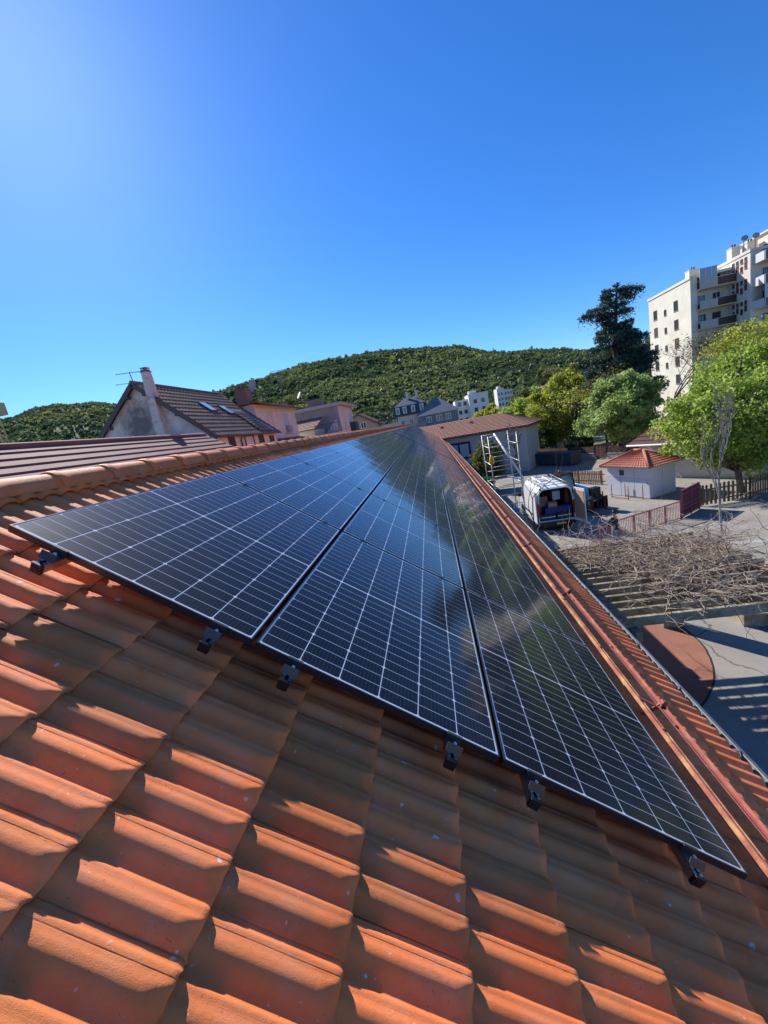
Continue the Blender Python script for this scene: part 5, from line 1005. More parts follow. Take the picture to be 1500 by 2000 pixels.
# ------------------------------------------------------------------ kiosk
ka = Vector((1.35, -2.9, 0)).normalized(); ki = thing('kiosk', 'small white panelled kiosk with red tile hip roof in the courtyard', 'kiosk', (12.1, 30.03, 0), (0, 0, math.atan2(ka.y, ka.x)))
KL, KD, KH = 3.2, 2.35, 2.05; M_KI = mat('pale_blue_white_paint', (0.58, 0.61, 0.65), .6, .04, 1.0, col2=(0.54, 0.57, 0.60)); M_KI2 = mat('white_paint_panel', (0.66, 0.67, 0.68), .55, .04, 1)
w = MB(); w.b2(0.04, KL - .04, 0.04, KD - .04, 0, KH); w.build('wall', M_KI, ki)
for i in range(3): p = MB(); p.b2(0.02 + i * KL / 3, (i + 1) * KL / 3 - .012, 0, .039, .05, KH * .66); p.build('panel', M_KI, ki); p = MB(); p.b2(0.02 + i * KL / 3, (i + 1) * KL / 3 - .012, 0.004, .039, KH * .665, KH - .02); p.build('panel', M_KI2, ki)
for i in range(2): p = MB(); p.b2(KL - .039, KL, 0.02 + i * KD / 2, (i + 1) * KD / 2 - .012, .05, KH - .02); p.build('panel', M_KI2, ki)
p = MB(); p.b2(1.02, 1.36, -.012, .003, 1.50, 1.88); p.build('window', M_PANE, ki); p = MB(); p.b2(KL - .16, KL - .10, -.03, -.001, 1.0, 1.12); p.build('handle', M_STEEL, ki)
s = MB(); o_ = .35; s.b2(-o_ + .03, KL + o_ - .03, -o_ + .03, KD + o_ - .03, KH + .002, KH + .09); s.build('eave', M_WHFR, ki)
rf = MB(); ZK0, ZK1 = KH + .1, KH + .98; rA, rB = (1.25, KD / 2, ZK1), (KL - 1.25, KD / 2, ZK1); c4 = [(-o_, -o_, ZK0), (KL + o_, -o_, ZK0), (KL + o_, KD + o_, ZK0), (-o_, KD + o_, ZK0)]
roof_face(rf, c4[0], c4[1], rB, rA, 8, 18, .035, .035); roof_face(rf, c4[1], c4[2], rB, rB, 8, 14, .035, .035); roof_face(rf, c4[2], c4[3], rA, rB, 8, 18, .035, .035); roof_face(rf, c4[3], c4[0], rA, rA, 8, 14, .035, .035); ro = rf.build('roof', M_REDTILE, ki)
for a, b in ((c4[0], rA), (c4[1], rB), (c4[2], rB), (c4[3], rA), (rA, rB)): h_ = MB(); h_.tube([Vector(a) + Vector((0, 0, .03)), Vector(b) + Vector((0, 0, .03))], .085, 8); h_.build('hip_tile', M_REDTILE, ro)
bk = thing('bicycle_rack', 'low red steel bicycle rack in front of the kiosk', 'bicycle rack', (11.85, 28.9, 0), (0, 0, math.atan2(ka.y, ka.x)))
M_PURP = mat('wine_red_paint', (0.20, 0.045, 0.065), .5, .12, 4, col2=(0.26, 0.075, 0.09))
for x, y in ((0, 0), (1.35, -.05), (.6, .55), (1.95, .5)): s = MB(); s.tube([(x, y, 0), (x, y, 1.0)], .025, 6); s.build('post', M_PURP, bk)
s = MB(); s.bar((0, 0, .12), (1.35, -.05, .12), .04, .04); s.bar((.6, .55, .12), (1.95, .5, .12), .04, .04); s.build('rail', M_PURP, bk)
# ------------------------------------------------------------------ wine red steel fence and gate
def steel_fence(name, label, cat, a, b, h, step=.11, rails=(.08, -0.03), post_at=None, deep=False):
    a, b = Vector(a), Vector(b); d = b - a; L = d.length; t = thing(name, label, cat, a, (0, 0, math.atan2(d.y, d.x)))
    bm = MB().b2(-.009, .009, -.009, .009, .09, h - .035).mesh('bar', M_PURP)
    for i in range(int(L / step)): link('bar', bm, t, loc=((i + .5) * step, 0, 0))
    r = MB(); r.b2(0, L, -.025, .025, .05, .088); r.build('rail', M_PURP, t); r = MB(); r.b2(0, L, -.03, .03, h - .034, h + .01); r.build('rail', M_PURP, t)
    for x in (post_at or np.linspace(0, L, int(L / 1.2) + 2)): p = MB(); p.b2(x - .035, x + .035, -.0352, .0352, 0, h + .0102); p.build('post', M_PURP, t)
    return t, L
steel_fence('steel_fence', 'low wine red bar fence leading up to the gate', 'fence', (7.6, 20.15, 0), (12.55, 22.30, 0), 1.0)
gt_, L_ = steel_fence('steel_gate', 'tall wine red sliding gate at the end of the bar fence', 'gate', (12.66, 22.38, 0), (14.25, 23.6, 0), 1.55, .09)
for z in (.45, .68, 1.3): r = MB(); r.b2(.036, L_ - .036, -.022, .022, z, z + .05); r.build('rail', M_PURP, gt_)
sh_ = MB(); sh_.b2(.04, L_ - .04, .0255, .031, .1, 1.5); sh_.build('infill_sheet', M_PURP, gt_)
# ------------------------------------------------------------------ pergola with bare vine
M_PERG = mat('weathered_grey_timber', (0.31, 0.26, 0.185), 0.92, 0.22, 3.0, 0.4, 25, col2=(0.16, 0.14, 0.085), c2lo=.40, c2hi=.62, objrand=.12)
pg_ = thing('pergola', 'weathered slatted timber pergola beside the building', 'pergola', (5.05, 10.0, 0))
rp_ = random.Random(17); PZ = 3.0
for i in range(14):
    y = -2.15 + i * 0.335; m_ = MB(); x0, x1 = -2.25 + rp_.uniform(-.05, .05), 2.2 + rp_.uniform(-.08, .08)
    m_.box(((x0 + x1) / 2, y, PZ - .10), (x1 - x0, .075, .21), rot=(rp_.uniform(-.03, .03), rp_.uniform(-.004, .004), rp_.uniform(-.006, .006))); m_.build('slat', M_PERG, pg_, bevel=.006)
for x in (-1.6, 1.45): m_ = MB(); m_.b2(x - .06, x + .06, -2.4, 2.5, PZ - .43, PZ - .215); m_.build('beam', M_PERG, pg_, bevel=.006)
for x in (-1.6, 1.45):
    for y in (-1.6, 2.28):
        if x > 0 and y < 0: y = -2.0
        m_ = MB(); m_.b2(x - .30, x + .30, y - .2, y + .2, 0, PZ - .435); m_.build('pier', M_PERG, pg_, bevel=.01)
def vine():
    rs = np.random.RandomState(3); t = thing('vine', 'tangle of bare pale vine branches lying on the pergola', 'vine', (5.05, 10.0, PZ)); V, Fq = [], []; mbx = MB(); mth = MB(); tips = []
    def wander(p, d, L, r, n, lift):
        pts = [p.copy()]
        for i in range(n):
            d = d + rs.normal(0, .38, 3) * np.array([1, 1, .55]); d[2] += (-.05 if p[2] > lift else .06); d /= np.linalg.norm(d); p = p + d * L / n; p[2] = max(p[2], .012); pts.append(p.copy())
        return pts, d
    for k in range(215):
        u = rs.rand(); y = 1.75 - 3.5 * rs.rand() ** 1.2; x = rs.uniform(-2.1, 2.4); lim = -2.2 + (2.2 - y) * 0.33
        if x < lim: x = lim + rs.rand() * 2
        p = np.array([x, y, rs.uniform(.02, .12)]); a = rs.uniform(0, 2 * np.pi); d = np.array([np.cos(a), np.sin(a) * .7, rs.uniform(0, .25)])
        r = rs.uniform(.006, .020); pts, d = wander(p, d, rs.uniform(.9, 2.3), r, 9, .10); mth.tube(pts, list(np.linspace(r, r * .3, len(pts))), 5, cap=False)
        for q in range(rs.randint(3, 7)):
            s = pts[rs.randint(1, len(pts))]; a = rs.uniform(0, 2 * np.pi); d2 = np.array([np.cos(a), np.sin(a), rs.uniform(-.1, .6)]); r2 = rs.uniform(.004, .009)
            p2, _ = wander(s.copy(), d2 / np.linalg.norm(d2), rs.uniform(.3, 1.0), r2, 6, rs.uniform(.05, .2)); mbx.tube(p2, list(np.linspace(r2, r2 * .35, len(p2))), 4, cap=False); tips.append(p2[-1])
            if rs.rand() < .6:
                s = p2[3]; d3 = rs.normal(0, 1, 3); d3[2] = abs(d3[2]); p3, _ = wander(s.copy(), d3 / np.linalg.norm(d3), rs.uniform(.15, .45), .003, 4, .25); mbx.tube(p3, list(np.linspace(.0035, .0015, len(p3))), 3, cap=False); tips.append(p3[-1])
    for k in range(26):   # shoots hanging over the near and right edge
        p = np.array([rs.uniform(0.2, 2.3), rs.uniform(-2.2, -1.3), .05]); d = np.array([rs.uniform(-.4, .9), -.9, .15]); pts = [p.copy()]
        for i in range(8): d = d + rs.normal(0, .22, 3); d[2] -= .10; d /= np.linalg.norm(d); p = p + d * .13; pts.append(p.copy())
        mbx.tube(pts, list(np.linspace(.008, .003, 9)), 4, cap=False); tips.append(pts[-1])
    M_V = mat('bleached_vine_bark', (0.46, 0.38, 0.29), .9, .3, 7, .3, 60, col2=(0.19, 0.145, 0.105)); M_V2 = mat('vine_shoot_bark', (0.50, 0.41, 0.31), .85, .25, 9, col2=(0.27, 0.19, 0.13))
    mth.build('branches', M_V, t); mbx.build('shoots', M_V2, t)
    T = np.array(tips); n = 420; sel = T[rs.randint(0, len(T), n)] + rs.normal(0, .03, (n, 3)); Vv, F = leaves_from(sel, None, .022, rs)
    link('buds', npmesh('buds', Vv, F, L_YELL, False, {'rnd': np.repeat(rs.uniform(0, 1, n), 4)}), t, kind='stuff')
vine()
bn = thing('timber_bench', 'timber edged planter bench on the asphalt right of the pergola pier', 'bench', (8.75, 12.1, 0), (0, 0, -.12))
M_BEN = mat('pale_bench_timber', (0.36, 0.30, 0.21), .85, .15, 4, .2, 30)
for i in range(4): m_ = MB(); m_.b2(-.5, 1.6, -.42 + i * .21, -.23 + i * .21, .36, .41); m_.build('plank', M_BEN, bn, bevel=.004)
for y in (-.42, .36): m_ = MB(); m_.b2(-.48, 1.58, y, y + .05, .0, .355); m_.build('side_board', M_PERG, bn)
m_ = MB(); m_.b2(-.48, -.43, -.365, .355, 0, .355); m_.build('end_board', M_PERG, bn)

# ------------------------------------------------------------------ scaffold tower with hoist load
M_SCAF = mat('scaffold_aluminium', (0.40, 0.38, 0.33), .45, .15, 9, metal=.6)
sc = thing('scaffold_tower', 'tall aluminium scaffold tower standing at the gutter beyond the panels', 'scaffold', (3.15, 19.6, 0))
px_ = {'A': (-.62, 1.0), 'B': (-.60, -1.0), 'C': (.65, 1.0), 'D': (.65, -1.0)}
for k_, (x, y) in px_.items(): m_ = MB(); m_.tube([(x, y, .05), (x, y, 6.42)], .026, 8); m_.build('upright', M_SCAF, sc)
for z in np.arange(.4, 6.4, .46):
    for a, b in (('B', 'D'), ('A', 'C')): m_ = MB(); m_.tube([(*px_[a], z), (*px_[b], z)], .02, 6); m_.build('rung', M_SCAF, sc)
for z in (2.2, 4.1, 5.1, 5.9):
    for a, b in (('A', 'B'), ('C', 'D')): m_ = MB(); m_.tube([(*px_[a], z), (*px_[b], z)], .022, 6); m_.build('guard_rail', M_SCAF, sc)
M_SCW = mat('white_painted_tube', (0.75, 0.74, 0.72), .4, .05, 5)
m_ = MB(); m_.tube([(-.05, .8, 6.4), (.75, -.9, 4.25)], .045, 8); m_.build('diagonal_brace', M_SCW, sc); m_ = MB(); m_.tube([(.05, -1.0, 4.5), (.72, -1.05, 4.2)], .04, 8); m_.build('diagonal_brace', M_SCW, sc)
for i in range(3): m_ = MB(); m_.b2(-.58 + i * .41, -.19 + i * .41, -.96, .96, 2.46, 2.50); m_.build('deck_plank', mat('scaffold_plank', (0.38, 0.36, 0.33), .8, .15, 4), sc)
for x in (-.6, .62): m_ = MB(); m_.b2(x - .015, x + .015, -.95, .95, 2.502, 2.66); m_.build('toe_board', M_SCAF, sc)
tb = thing('mixing_tub', 'pale grey mortar tub resting on the scaffold deck', 'tub', (2.95, 19.15, 2.505)); m_ = MB(); m_.lathe([(.26, 0), (.33, .34), (.36, .36), (.34, .37), (.31, .34), (.25, .02)], (0, 0, 0), 20); m_.build('tub_body', mat('grey_white_tub', (0.55, 0.54, 0.52), .6, .1, 5), tb)
bu = thing('bucket', 'blue bucket full of tools on the scaffold deck', 'bucket', (3.45, 19.0, 2.505)); m_ = MB(); m_.lathe([(.15, 0), (.20, .33), (.215, .34), (.20, .35), (.18, .32), (.14, .02)], (0, 0, 0), 18); m_.build('bucket_body', mat('blue_plastic', (0.16, 0.30, 0.55), .45, .05, 5), bu)
for i in range(4): m_ = MB(); m_.bar((.05 * i - .08, .02, .05), (.09 * i - .14, .05 - .03 * i, .52 + .05 * i), .025, .025); m_.build('tool', M_WHFR if i % 2 else M_BLK, bu)
st_ = thing('strap', 'bright green lashing strap from the gutter to the scaffold', 'strap', (2.05, 18.6, 4.6)); m_ = MB()
m_.bar((0, 0, 0), (.5, .1, -.13), .012, .05); m_.bar((0, .06, .03), (.55, .0, -.05), .012, .04); m_.build('webbing', mat('green_webbing', (0.06, 0.42, 0.10), .7, .1, 9), st_)
yb_ = thing('work_glove_bag', 'small yellow bag hanging on the scaffold upright', 'bag', (2.58, 18.55, 5.15)); m_ = MB(); m_.lathe([(.02, 0), (.10, .03), (.12, .2), (.08, .36), (.03, .42)], (0, 0, 0), 10); m_.build('bag_body', mat('yellow_cloth', (0.65, 0.42, 0.06), .8, .1, 9), yb_)

# ------------------------------------------------------------------ white van, rear doors open
M_VAN = mat('white_van_paint', (0.70, 0.71, 0.72), .22, .02, 1.0, spec=.6); M_VDK = mat('van_interior', (0.035, 0.033, 0.033), .8, .1, 3); M_TYRE = mat('tyre_rubber', (0.018, 0.018, 0.019), .85, .1, 9); M_RIM = mat('steel_rim', (0.35, 0.36, 0.37), .4, .05, 9, metal=.7); M_GLS = mat('dark_car_glass', (0.02, 0.028, 0.032), .05, .05, 1, spec=.9); M_RLT = mat('red_lamp', (0.45, 0.02, 0.015), .25, .05, 5); M_ORL = mat('orange_beacon', (0.75, 0.22, 0.02), .3, .05, 5); M_PLY = mat('plywood_lining', (0.42, 0.31, 0.18), .8, .12, 3)
van = thing('delivery_van', 'white high roofed van with open rear doors and loaded interior', 'van', (6.5, 23.3, 0), (0, 0, -.02))
def section(w, zb, zt, y, inset=0.0):
    pts = [(-w, zb), (-w - .0, zb + .75), (-w + .06, zt - .55), (-w + .11, zt - .20), (-w + .20, zt - .07), (-w + .36, zt)]
    pts = [(x + inset, z + (inset if z < 1 else -inset if z > zt - .3 else 0)) for x, z in pts]
    full = pts + [(-x, z) for x, z in pts[::-1]]; return [(x, y, z) for x, z in full]
W_, ZB, ZT = 1.02, .42, 2.62; n_ = 12
def loft(m_, secs, closed=True, flip=False):
    o = len(m_.v); k = len(secs[0])
    m_.add([p for s in secs for p in s], [((i * k + j), (i * k + (j + 1) % k), ((i + 1) * k + (j + 1) % k), ((i + 1) * k + j))[::-1 if flip else 1] for i in range(len(secs) - 1) for j in range(k if closed else k - 1)], False)
bd = MB(); outer = [section(W_, ZB, ZT - .03, 0.0), section(W_ + .01, ZB, ZT, .12), section(W_ + .01, ZB, ZT, 3.2), section(W_, ZB, ZT - .06, 3.9)]; inner = [section(W_, ZB + .2, ZT - .03, 0.0, .06), section(W_, ZB + .2, ZT - .03, 3.4, .06)]
loft(bd, outer); loft(bd, inner, flip=True)
bd.add(outer[0] + inner[0], [(j, (j + 1) % 12, 12 + (j + 1) % 12, 12 + j)[::-1] for j in range(12)]); bd.build('body', M_VAN, van, bevel=.015)
ins = MB(); loft(ins, [section(W_, ZB + .2, ZT - .03, .12, .075), section(W_, ZB + .2, ZT - .03, 3.3, .075)], flip=True); ins.poly([(p[0], 3.295, p[2]) for p in section(W_, ZB + .2, ZT - .03, 3.3, .075)]); ins.build('cargo_lining', M_VDK, van)
cb_ = MB(); prof = [(3.9, ZB), (5.5, ZB), (5.72, .62), (5.72, .95), (5.52, 1.18), (5.0, 1.36), (4.25, 2.35), (3.9, 2.55)]
cb_.prism([(-.97, y, z) for y, z in prof], (1.94, 0, 0)); cb_.build('cab', M_VAN, van, bevel=.05)
g_ = MB(); g_.add([(-.86, 4.99, 1.40), (.86, 4.99, 1.40), (.80, 4.30, 2.31), (-.80, 4.30, 2.31)], ((0, 1, 2, 3),)); 
g_.v = [(x, y + .012, z + .012) for x, y, z in g_.v]; g_.build('windscreen', M_GLS, van)
for sx in (-1, 1):
    g_ = MB(); x = sx * .973; g_.add([(x, 4.0, 1.45), (x, 4.78, 1.45), (x, 4.28, 2.15), (x, 4.0, 2.2)], ((0, 1, 2, 3) if sx > 0 else (3, 2, 1, 0),)); g_.build('side_window', M_GLS, van)
    g_ = MB(); g_.b2(sx * 1.0, sx * 1.22, 4.62, 4.74, 1.35, 1.75); g_.build('mirror', M_BLK, van, bevel=.03)
    g_ = MB(); g_.b2(sx * (W_ + .012), sx * (W_ + .03), .2, 3.8, .72, .84); g_.build('rub_strip', M_BLK, van)
    g_ = MB(); g_.b2(sx * .93, sx * (W_ + .012), -.022, .03, .95, 1.75); g_.build('tail_light', M_RLT, van)
    for y in (.95, 4.75):
        t_ = MB(); t_.lathe([(.19, -.12), (.31, -.125), (.345, -.09), (.345, .09), (.31, .125), (.19, .12)], (sx * .90, y, .345), 24, axis='x'); ty = t_.build('wheel', M_TYRE, van); r_ = MB(); r_.lathe([(.02, -.132), (.12, -.128), (.188, -.10), (.188, .10), (.12, .128), (.02, .132)], (sx * .90, y, .345), 20, axis='x'); r_.build('rim', M_RIM, ty)
    for y in (.95, 4.75): a_ = MB(); a_.lathe([(.40, -.02), (.42, 0), (.40, .02)], (sx * (W_ - .015), y, .42), 22, axis='x'); a_.build('wheel_arch', M_BLK, van)
b_ = MB(); b_.b2(-1.0, 1.0, -.16, -.002, .38, .62); b_.build('rear_bumper', M_BLK, van, bevel=.03); b_ = MB(); b_.b2(-.8, .8, .05, 5.5, .25, .415); b_.build('underbody', M_BLK, van)
pl = MB(); pl.b2(-.1, .42, -.172, -.1605, .44, .56); pl.build('number_plate', mat('yellow_plate', (0.65, 0.45, 0.03), .5, .03, 5), van)
# doors: right one swung out towards the viewer, left one folded along the side
dr = MB(); dr.box((.475, 0, 1.52), (.95, .05, 1.95)); d1 = dr.build('rear_door', M_VAN, van, loc=(1.03, -.03, 0), rot=(0, 0, R_(-74)), bevel=.015); li = MB(); li.b2(.06, .88, -.045, -.026, .75, 2.35); li.build('door_lining', M_PLY, d1); li = MB(); li.b2(.2, .75, .0255, .03, 1.7, 2.25); li.build('door_window', M_GLS, d1)
dr = MB(); dr.box((0, .5, 1.52), (.05, .95, 1.95)); d2 = dr.build('rear_door', M_VAN, van, loc=(-1.10, .02, 0), bevel=.015)
rk = MB()
for sx in (-.72, .72): rk.tube([(sx, .15, ZT + .16), (sx, 3.6, ZT + .16)], .022, 6)
for y in (.2, .95, 1.7, 2.45, 3.2): rk.tube([(-.78, y, ZT + .12), (.78, y, ZT + .12)], .022, 6); rk.b2(-.74, -.70, y - .03, y + .03, ZT - .05, ZT + .12); rk.b2(.70, .74, y - .03, y + .03, ZT - .05, ZT + .12)
rk.build('roof_rack', M_SCAF, van); rt = MB(); rt.tube([(-.5, .1, ZT + .20), (-.5, 3.3, ZT + .20)], .05, 10); rt.tube([(.1, .3, ZT + .18), (.1, 3.0, ZT + .18)], .03, 8); rt.build('pipe_carrier', M_SCW, van)
bt = MB(); bt.b2(-.65, .35, 2.2, 3.3, ZT + .0, ZT + .10); bt.build('roof_vent', M_VAN, van, bevel=.03)
for sx in (-.8, .8): bc = MB(); bc.lathe([(.05, 0), (.055, .06), (.03, .10)], (sx, .08, ZT - .06), 10); bc.build('beacon', M_ORL, van)
M_CARD = mat('cardboard', (0.36, 0.23, 0.12), .85, .12, 4); M_BLUEB = mat('blue_tarpaulin', (0.02, 0.035, 0.20), .6, .2, 6)
def cargo(nm, lab, cat, x, y, z, d, m, extra=None):
    t = thing(nm, lab, cat, (6.5 + x, 23.3 + y, z), (0, 0, rp_.uniform(-.08, .08))); m_ = MB(); m_.b2(-d[0] / 2, d[0] / 2, -d[1] / 2, d[1] / 2, 0, d[2]); m_.build('box_body', m, t, bevel=.01)
    if extra: e_ = MB(); e_.b2(-d[0] / 2 + .02, d[0] / 2 - .02, -d[1] / 2 - .004, -d[1] / 2 - .001, d[2] * .4, d[2] * .6); e_.build('tape', extra, t)
M_TAPE = mat('parcel_tape', (0.45, 0.34, 0.2), .4, .05, 5)
F0 = ZB + .28
cargo('plastic_crate', 'wide black tool crate at the van sill, left', 'crate', -.45, .35, F0, (.85, .5, .34), mat('black_crate', (0.02, 0.02, 0.022), .5, .1, 5), M_WHFR); cargo('plastic_crate', 'black tool crate at the van sill, right', 'crate', .45, .35, F0, (.8, .5, .34), mat('black_crate', (0.02, 0.02, 0.022)), M_WHFR)
cargo('tarpaulin_bundle', 'dark blue tarpaulin bundle across the van load', 'tarpaulin', .15, .45, F0 + .345, (1.5, .55, .36), M_BLUEB); cargo('cardboard_box', 'small cardboard box on the blue tarpaulin in the van', 'box', -.12, .40, F0 + .71, (.5, .36, .30), M_CARD, M_TAPE); cargo('cardboard_box', 'large cardboard box at the left side inside the van', 'box', -.55, .95, F0 + .345, (.62, .45, .95), M_CARD, M_TAPE)
cargo('white_sack', 'white sack hanging high inside the van', 'sack', .30, 1.1, 1.65, (.45, .35, .55), M_SCW); cargo('side_shelf', 'reddish plywood shelf along the right inside of the van', 'shelf', .78, 1.5, F0 + .75, (.22, 1.9, .9), mat('red_ply', (0.20, 0.075, 0.04), .8, .1, 4))

# ------------------------------------------------------------------ telehandler behind the van
th_ = thing('telehandler', 'white compact telehandler with green glass cab and black fork carriage', 'telehandler', (8.75, 27.9, 0), (0, 0, R_(22)))
# local: -y forwards (forks), x to its left
ch_ = MB(); ch_.prism([(-.95, -1.6, .55), (-.95, -1.6, .95), (-.95, -.2, 1.15), (-.95, 1.9, 1.35), (-.95, 2.1, 1.0), (-.95, 2.1, .55)], (1.9, 0, 0)); ch_.build('chassis', M_VAN, th_, bevel=.04)
for sx in (-1, 1):
    for y in (-1.2, 1.45):
        t_ = MB(); t_.lathe([(.25, -.19), (.44, -.19), (.52, -.14), (.52, .14), (.44, .19), (.25, .19)], (sx * 1.0, y, .52), 22, axis='x'); w_ = t_.build('wheel', M_TYRE, th_); r_ = MB(); r_.lathe([(.03, -.17), (.24, -.15), (.24, .15), (.03, .17)], (sx * 1.0, y, .52), 18, axis='x'); r_.build('rim', M_VAN, w_)
M_CABG = mat('green_tinted_glass', (0.03, 0.075, 0.06), .06, .1, 1, spec=.9)
fr_ = MB(); cx0, cx1, cy0, cy1, cz0, cz1 = -.95, .05, -.55, .75, 1.15, 2.45
for x in (cx0, cx1):
    for y, yt in ((cy0, cy0 + .22), (cy1, cy1)): fr_.bar((x, y, cz0), (x, yt, cz1), .07, .07)
fr_.b2(cx0 - .05, cx1 + .05, cy0 + .15, cy1 + .06, cz1, cz1 + .09)
for i in range(7): fr_.b2(cx0 + .08 + i * .13, cx0 + .11 + i * .13, cy0 + .2, cy1, cz1 + .092, cz1 + .12)
fr_.build('cab_frame', M_BLK, th_)
gl_ = MB(); gl_.add([(cx0, cy0, cz0), (cx1, cy0, cz0), (cx1, cy0 + .22, cz1), (cx0, cy0 + .22, cz1)], ((0, 1, 2, 3),)); gl_.add([(cx0, cy1, cz0), (cx1, cy1, cz0), (cx1, cy1, cz1), (cx0, cy1, cz1)], ((3, 2, 1, 0),))
for x in (cx0, cx1): gl_.add([(x, cy0, cz0), (x, cy1, cz0), (x, cy1, cz1), (x, cy0 + .22, cz1)], ((0, 1, 2, 3),))
gl_.build('cab_glass', M_CABG, th_); se = MB(); se.b2(-.7, -.2, .1, .6, 1.16, 1.5); se.b2(-.7, -.2, .5, .6, 1.502, 2.0); se.build('seat', M_BLK, th_)
bc = MB(); bc.lathe([(.06, 0), (.065, .1), (.03, .16)], (-.45, .3, cz1 + .12), 10); bc.build('beacon', M_ORL, th_)
bo_ = MB(); bo_.bar((.42, 1.9, 1.75), (.42, -1.5, 1.25), .34, .36); bo_.build('boom', M_VAN, th_, bevel=.02); bo_ = MB(); bo_.bar((.42, -1.4, 1.26), (.42, -2.1, .85), .24, .26); bo_.build('boom_extension', M_BLK, th_); hd = MB(); hd.b2(.15, .7, -2.0, -1.55, 1.0, 1.55); hd.build('tool_head', M_BLK, th_, bevel=.02)
fk = MB(); fk.b2(-.65, .95, -2.25, -2.15, .2, .3); fk.b2(-.65, .95, -2.25, -2.15, .85, .95)
for x in (-.65, -.25, .15, .55, .87): fk.b2(x, x + .08, -2.248, -2.152, .302, .848)
for x in (-.6, -.2, .2, .6): fk.b2(x, x + .04, -2.23, -2.17, .952, 1.28)
fk.build('fork_carriage', M_BLK, th_)
for x in (-.45, .6): f_ = MB(); f_.b2(x, x + .12, -3.3, -2.252, .12, .17); f_.b2(x, x + .12, -2.31, -2.252, .172, .9); f_.build('fork', M_BLK, th_)
g_ = MB(); g_.b2(.55, .95, .2, 1.8, 1.352, 1.62); g_.build('engine_cover', M_BLK, th_, bevel=.05)

# ------------------------------------------------------------------ man in dark jacket
def skin_mesh(name, m, verts, edges, radii, root, parent, sub=2):
    me = bpy.data.meshes.new(name); me.from_pydata(verts, edges, []); me.materials.append(m); o = link(name, me, parent)
    md = o.modifiers.new('skin', 'SKIN'); me.skin_vertices[0].data
    for i, r in enumerate(radii): me.skin_vertices[0].data[i].radius = r if isinstance(r, tuple) else (r, r); me.skin_vertices[0].data[i].use_root = (i == root)
    md.use_smooth_shade = True; s = o.modifiers.new('sub', 'SUBSURF'); s.levels = s.render_levels = sub; return o
def chain(lists):
    V, E, Rr = [], [], []; idx = {}
    def vid(p, r):
        k = tuple(round(c, 4) for c in p)
        if k not in idx: idx[k] = len(V); V.append(p); Rr.append(r)
        return idx[k]
    for ch in lists:
        prev = None
        for p, r in ch:
            i = vid(p, r)
            if prev is not None and prev != i and (prev, i) not in E and (i, prev) not in E: E.append((prev, i))
            prev = i
    return V, E, Rr
man = thing('person', 'man in black jacket and cap standing with one hand on his hip', 'person', (8.12, 19.75, 0), (0, 0, R_(35)))
M_SKINP = mat('skin', (0.50, 0.30, 0.22), .55, .06, 9); M_JACK = mat('black_jacket', (0.018, 0.018, 0.02), .8, .25, 9); M_JEAN = mat('grey_jeans', (0.20, 0.22, 0.26), .85, .15, 12)
pel, che, nk = (0, 0, .95), (0, .01, 1.28), (0, 0, 1.47)
sp = [(pel, (.15, .10)), ((0, 0, 1.1), (.135, .10)), (che, (.16, .115)), ((0, 0, 1.40), (.10, .085)), (nk, (.055, .055)), ((0, -.02, 1.55), (.06, .065)), ((0, -.03, 1.63), (.078, .095)), ((0, -.02, 1.70), (.07, .085)), ((0, -.015, 1.745), (.04, .05))]
legs = [[(pel, (.15, .10)), ((s * .10, 0, .88), .095), ((s * .12, -.01, .50), .062), ((s * .12, .01, .30), .058), ((s * .125, .02, .09), .042), ((s * .13, -.02, .045), .042), ((s * .14, -.15, .035), .036)] for s in (-1, 1)]
def arm(s, elbow, wrist, hand):
    sh0 = (s * .19, .01, 1.38); h = Vector(hand); w = Vector(wrist); d = (h - w).normalized(); sd2 = d.cross(Vector((0, 1, .2))).normalized()
    a = [(che, (.16, .115)), (sh0, .065), (elbow, .045), (wrist, .03), (tuple(w.lerp(h, .5)), (.036, .02)), (hand, (.038, .018))]; out = [a]
    for k, (o, L) in enumerate(((-.028, .06), (-.009, .075), (.010, .08), (.028, .068))): b = h + sd2 * o; out.append([(hand, (.038, .018)), (tuple(b + d * .02), .009), (tuple(b + d * L * .6 + Vector((0, -.008, 0))), .008), (tuple(b + d * L + Vector((0, -.022, 0))), .007)])
    q = w.lerp(h, .4); out.append([(tuple(w.lerp(h, .5)), (.036, .02)), (tuple(q - sd2 * .045), .010), (tuple(q - sd2 * .055 + d * .045), .008)]); return out
armR = arm(1, (.26, .03, 1.10), (.27, -.06, .88), (.27, -.09, .80)); armL = arm(-1, (-.47, .10, 1.17), (-.24, -.02, 1.03), (-.18, -.07, 1.01))
V, E, Rr = chain([sp] + legs + armR + armL); skin_mesh('body', M_SKINP, V, E, Rr, 0, man)
g2 = lambda r, k: tuple(x * k + .012 for x in r) if isinstance(r, tuple) else r * k + .014
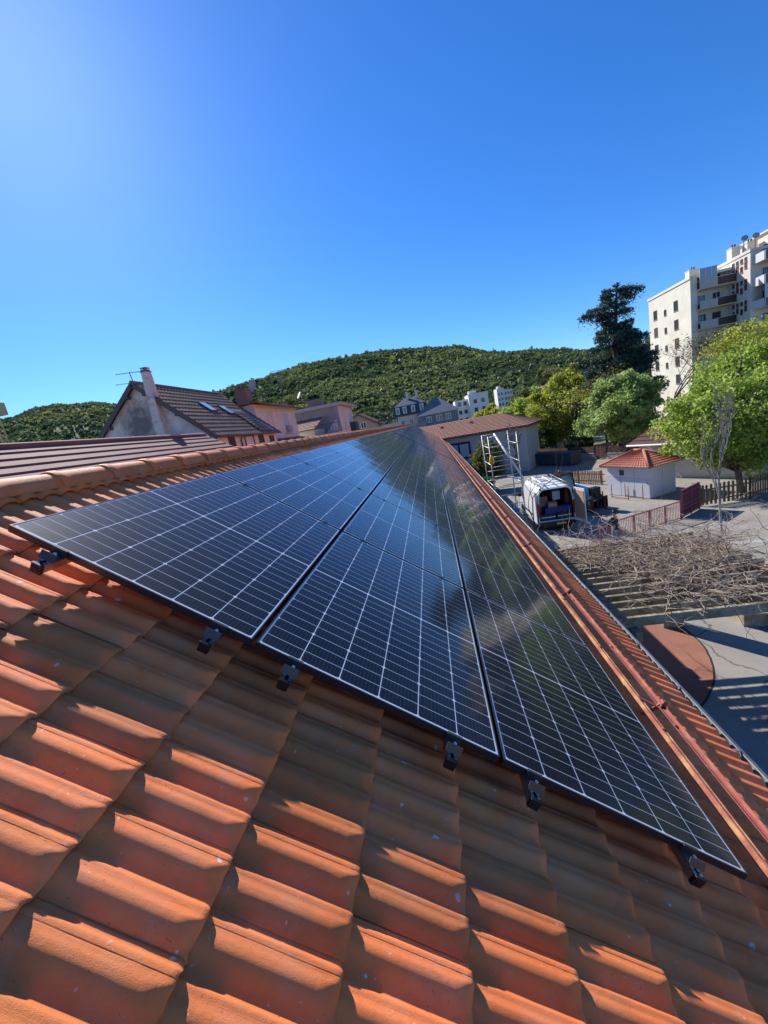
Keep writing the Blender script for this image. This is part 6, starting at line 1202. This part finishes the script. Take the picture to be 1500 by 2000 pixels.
jk = [[((0, 0, .84), (.175, .125)), ((0, 0, .95), (.165, .12)), ((0, 0, 1.1), (.155, .12)), (che, (.185, .135)), ((0, 0, 1.40), (.125, .105)), ((0, .01, 1.47), (.085, .085))]] + [[(che, (.185, .135)), ((s * .19, .01, 1.38), .083), (el, .064), (wr, .05)] for s, el, wr in ((1, (.26, .03, 1.10), (.27, -.06, .90)), (-1, (-.47, .10, 1.17), (-.26, -.01, 1.04)))]
V, E, Rr = chain(jk); skin_mesh('jacket', M_JACK, V, E, Rr, 1, man)
tr_ = [[((0, 0, .97), (.16, .112)), ((0, 0, .90), (.155, .112))] + [((s * .10, 0, .84), .108), ((s * .12, -.01, .50), .078), ((s * .12, .01, .30), .072), ((s * .125, .02, .10), .062)] for s in (-1, 1)]
V, E, Rr = chain(tr_); skin_mesh('trousers', M_JEAN, V, E, Rr, 0, man)
for s in (-1, 1): V, E, Rr = chain([[((s * .128, .04, .05), .058), ((s * .132, -.04, .05), .055), ((s * .14, -.17, .042), .046)]]); skin_mesh('shoe', M_BLK, V, E, Rr, 0, man, 1)
cp_ = MB(); cp_.lathe([(.094, 1.665), (.096, 1.70), (.088, 1.745), (.06, 1.785), (.02, 1.80)], (0, -.02, 0), 16); cp_.add([(-.075, -.10, 1.675), (.075, -.10, 1.675), (.05, -.20, 1.662), (-.05, -.20, 1.662), (-.075, -.10, 1.688), (.075, -.10, 1.688), (.05, -.20, 1.672), (-.05, -.20, 1.672)], ((0, 3, 2, 1), (4, 5, 6, 7), (0, 1, 5, 4), (1, 2, 6, 5), (2, 3, 7, 6), (3, 0, 4, 7))); cp_.build('cap', M_BLK, man)
fc = MB(); fc.box((0, -.127, 1.615), (.022, .035, .045), rot=(.3, 0, 0)); fc.build('nose', M_SKINP, man, bevel=.006)
for s in (-1, 1):
    fc = MB(); fc.lathe([(.004, -.006), (.009, 0), (.004, .006)], (s * .03, -.112, 1.645), 8, axis='y'); fc.build('eye', M_BLK, man); fc = MB(); fc.lathe([(.006, -.012), (.026, -.004), (.026, .004), (.006, .012)], (s * .082, -.005, 1.63), 10, axis='x'); fc.build('ear', M_SKINP, man)
fc = MB(); fc.b2(-.024, .024, -.113, -.100, 1.573, 1.581); fc.build('mouth', mat('lips', (0.35, 0.15, 0.12), .5, .05, 5), man)
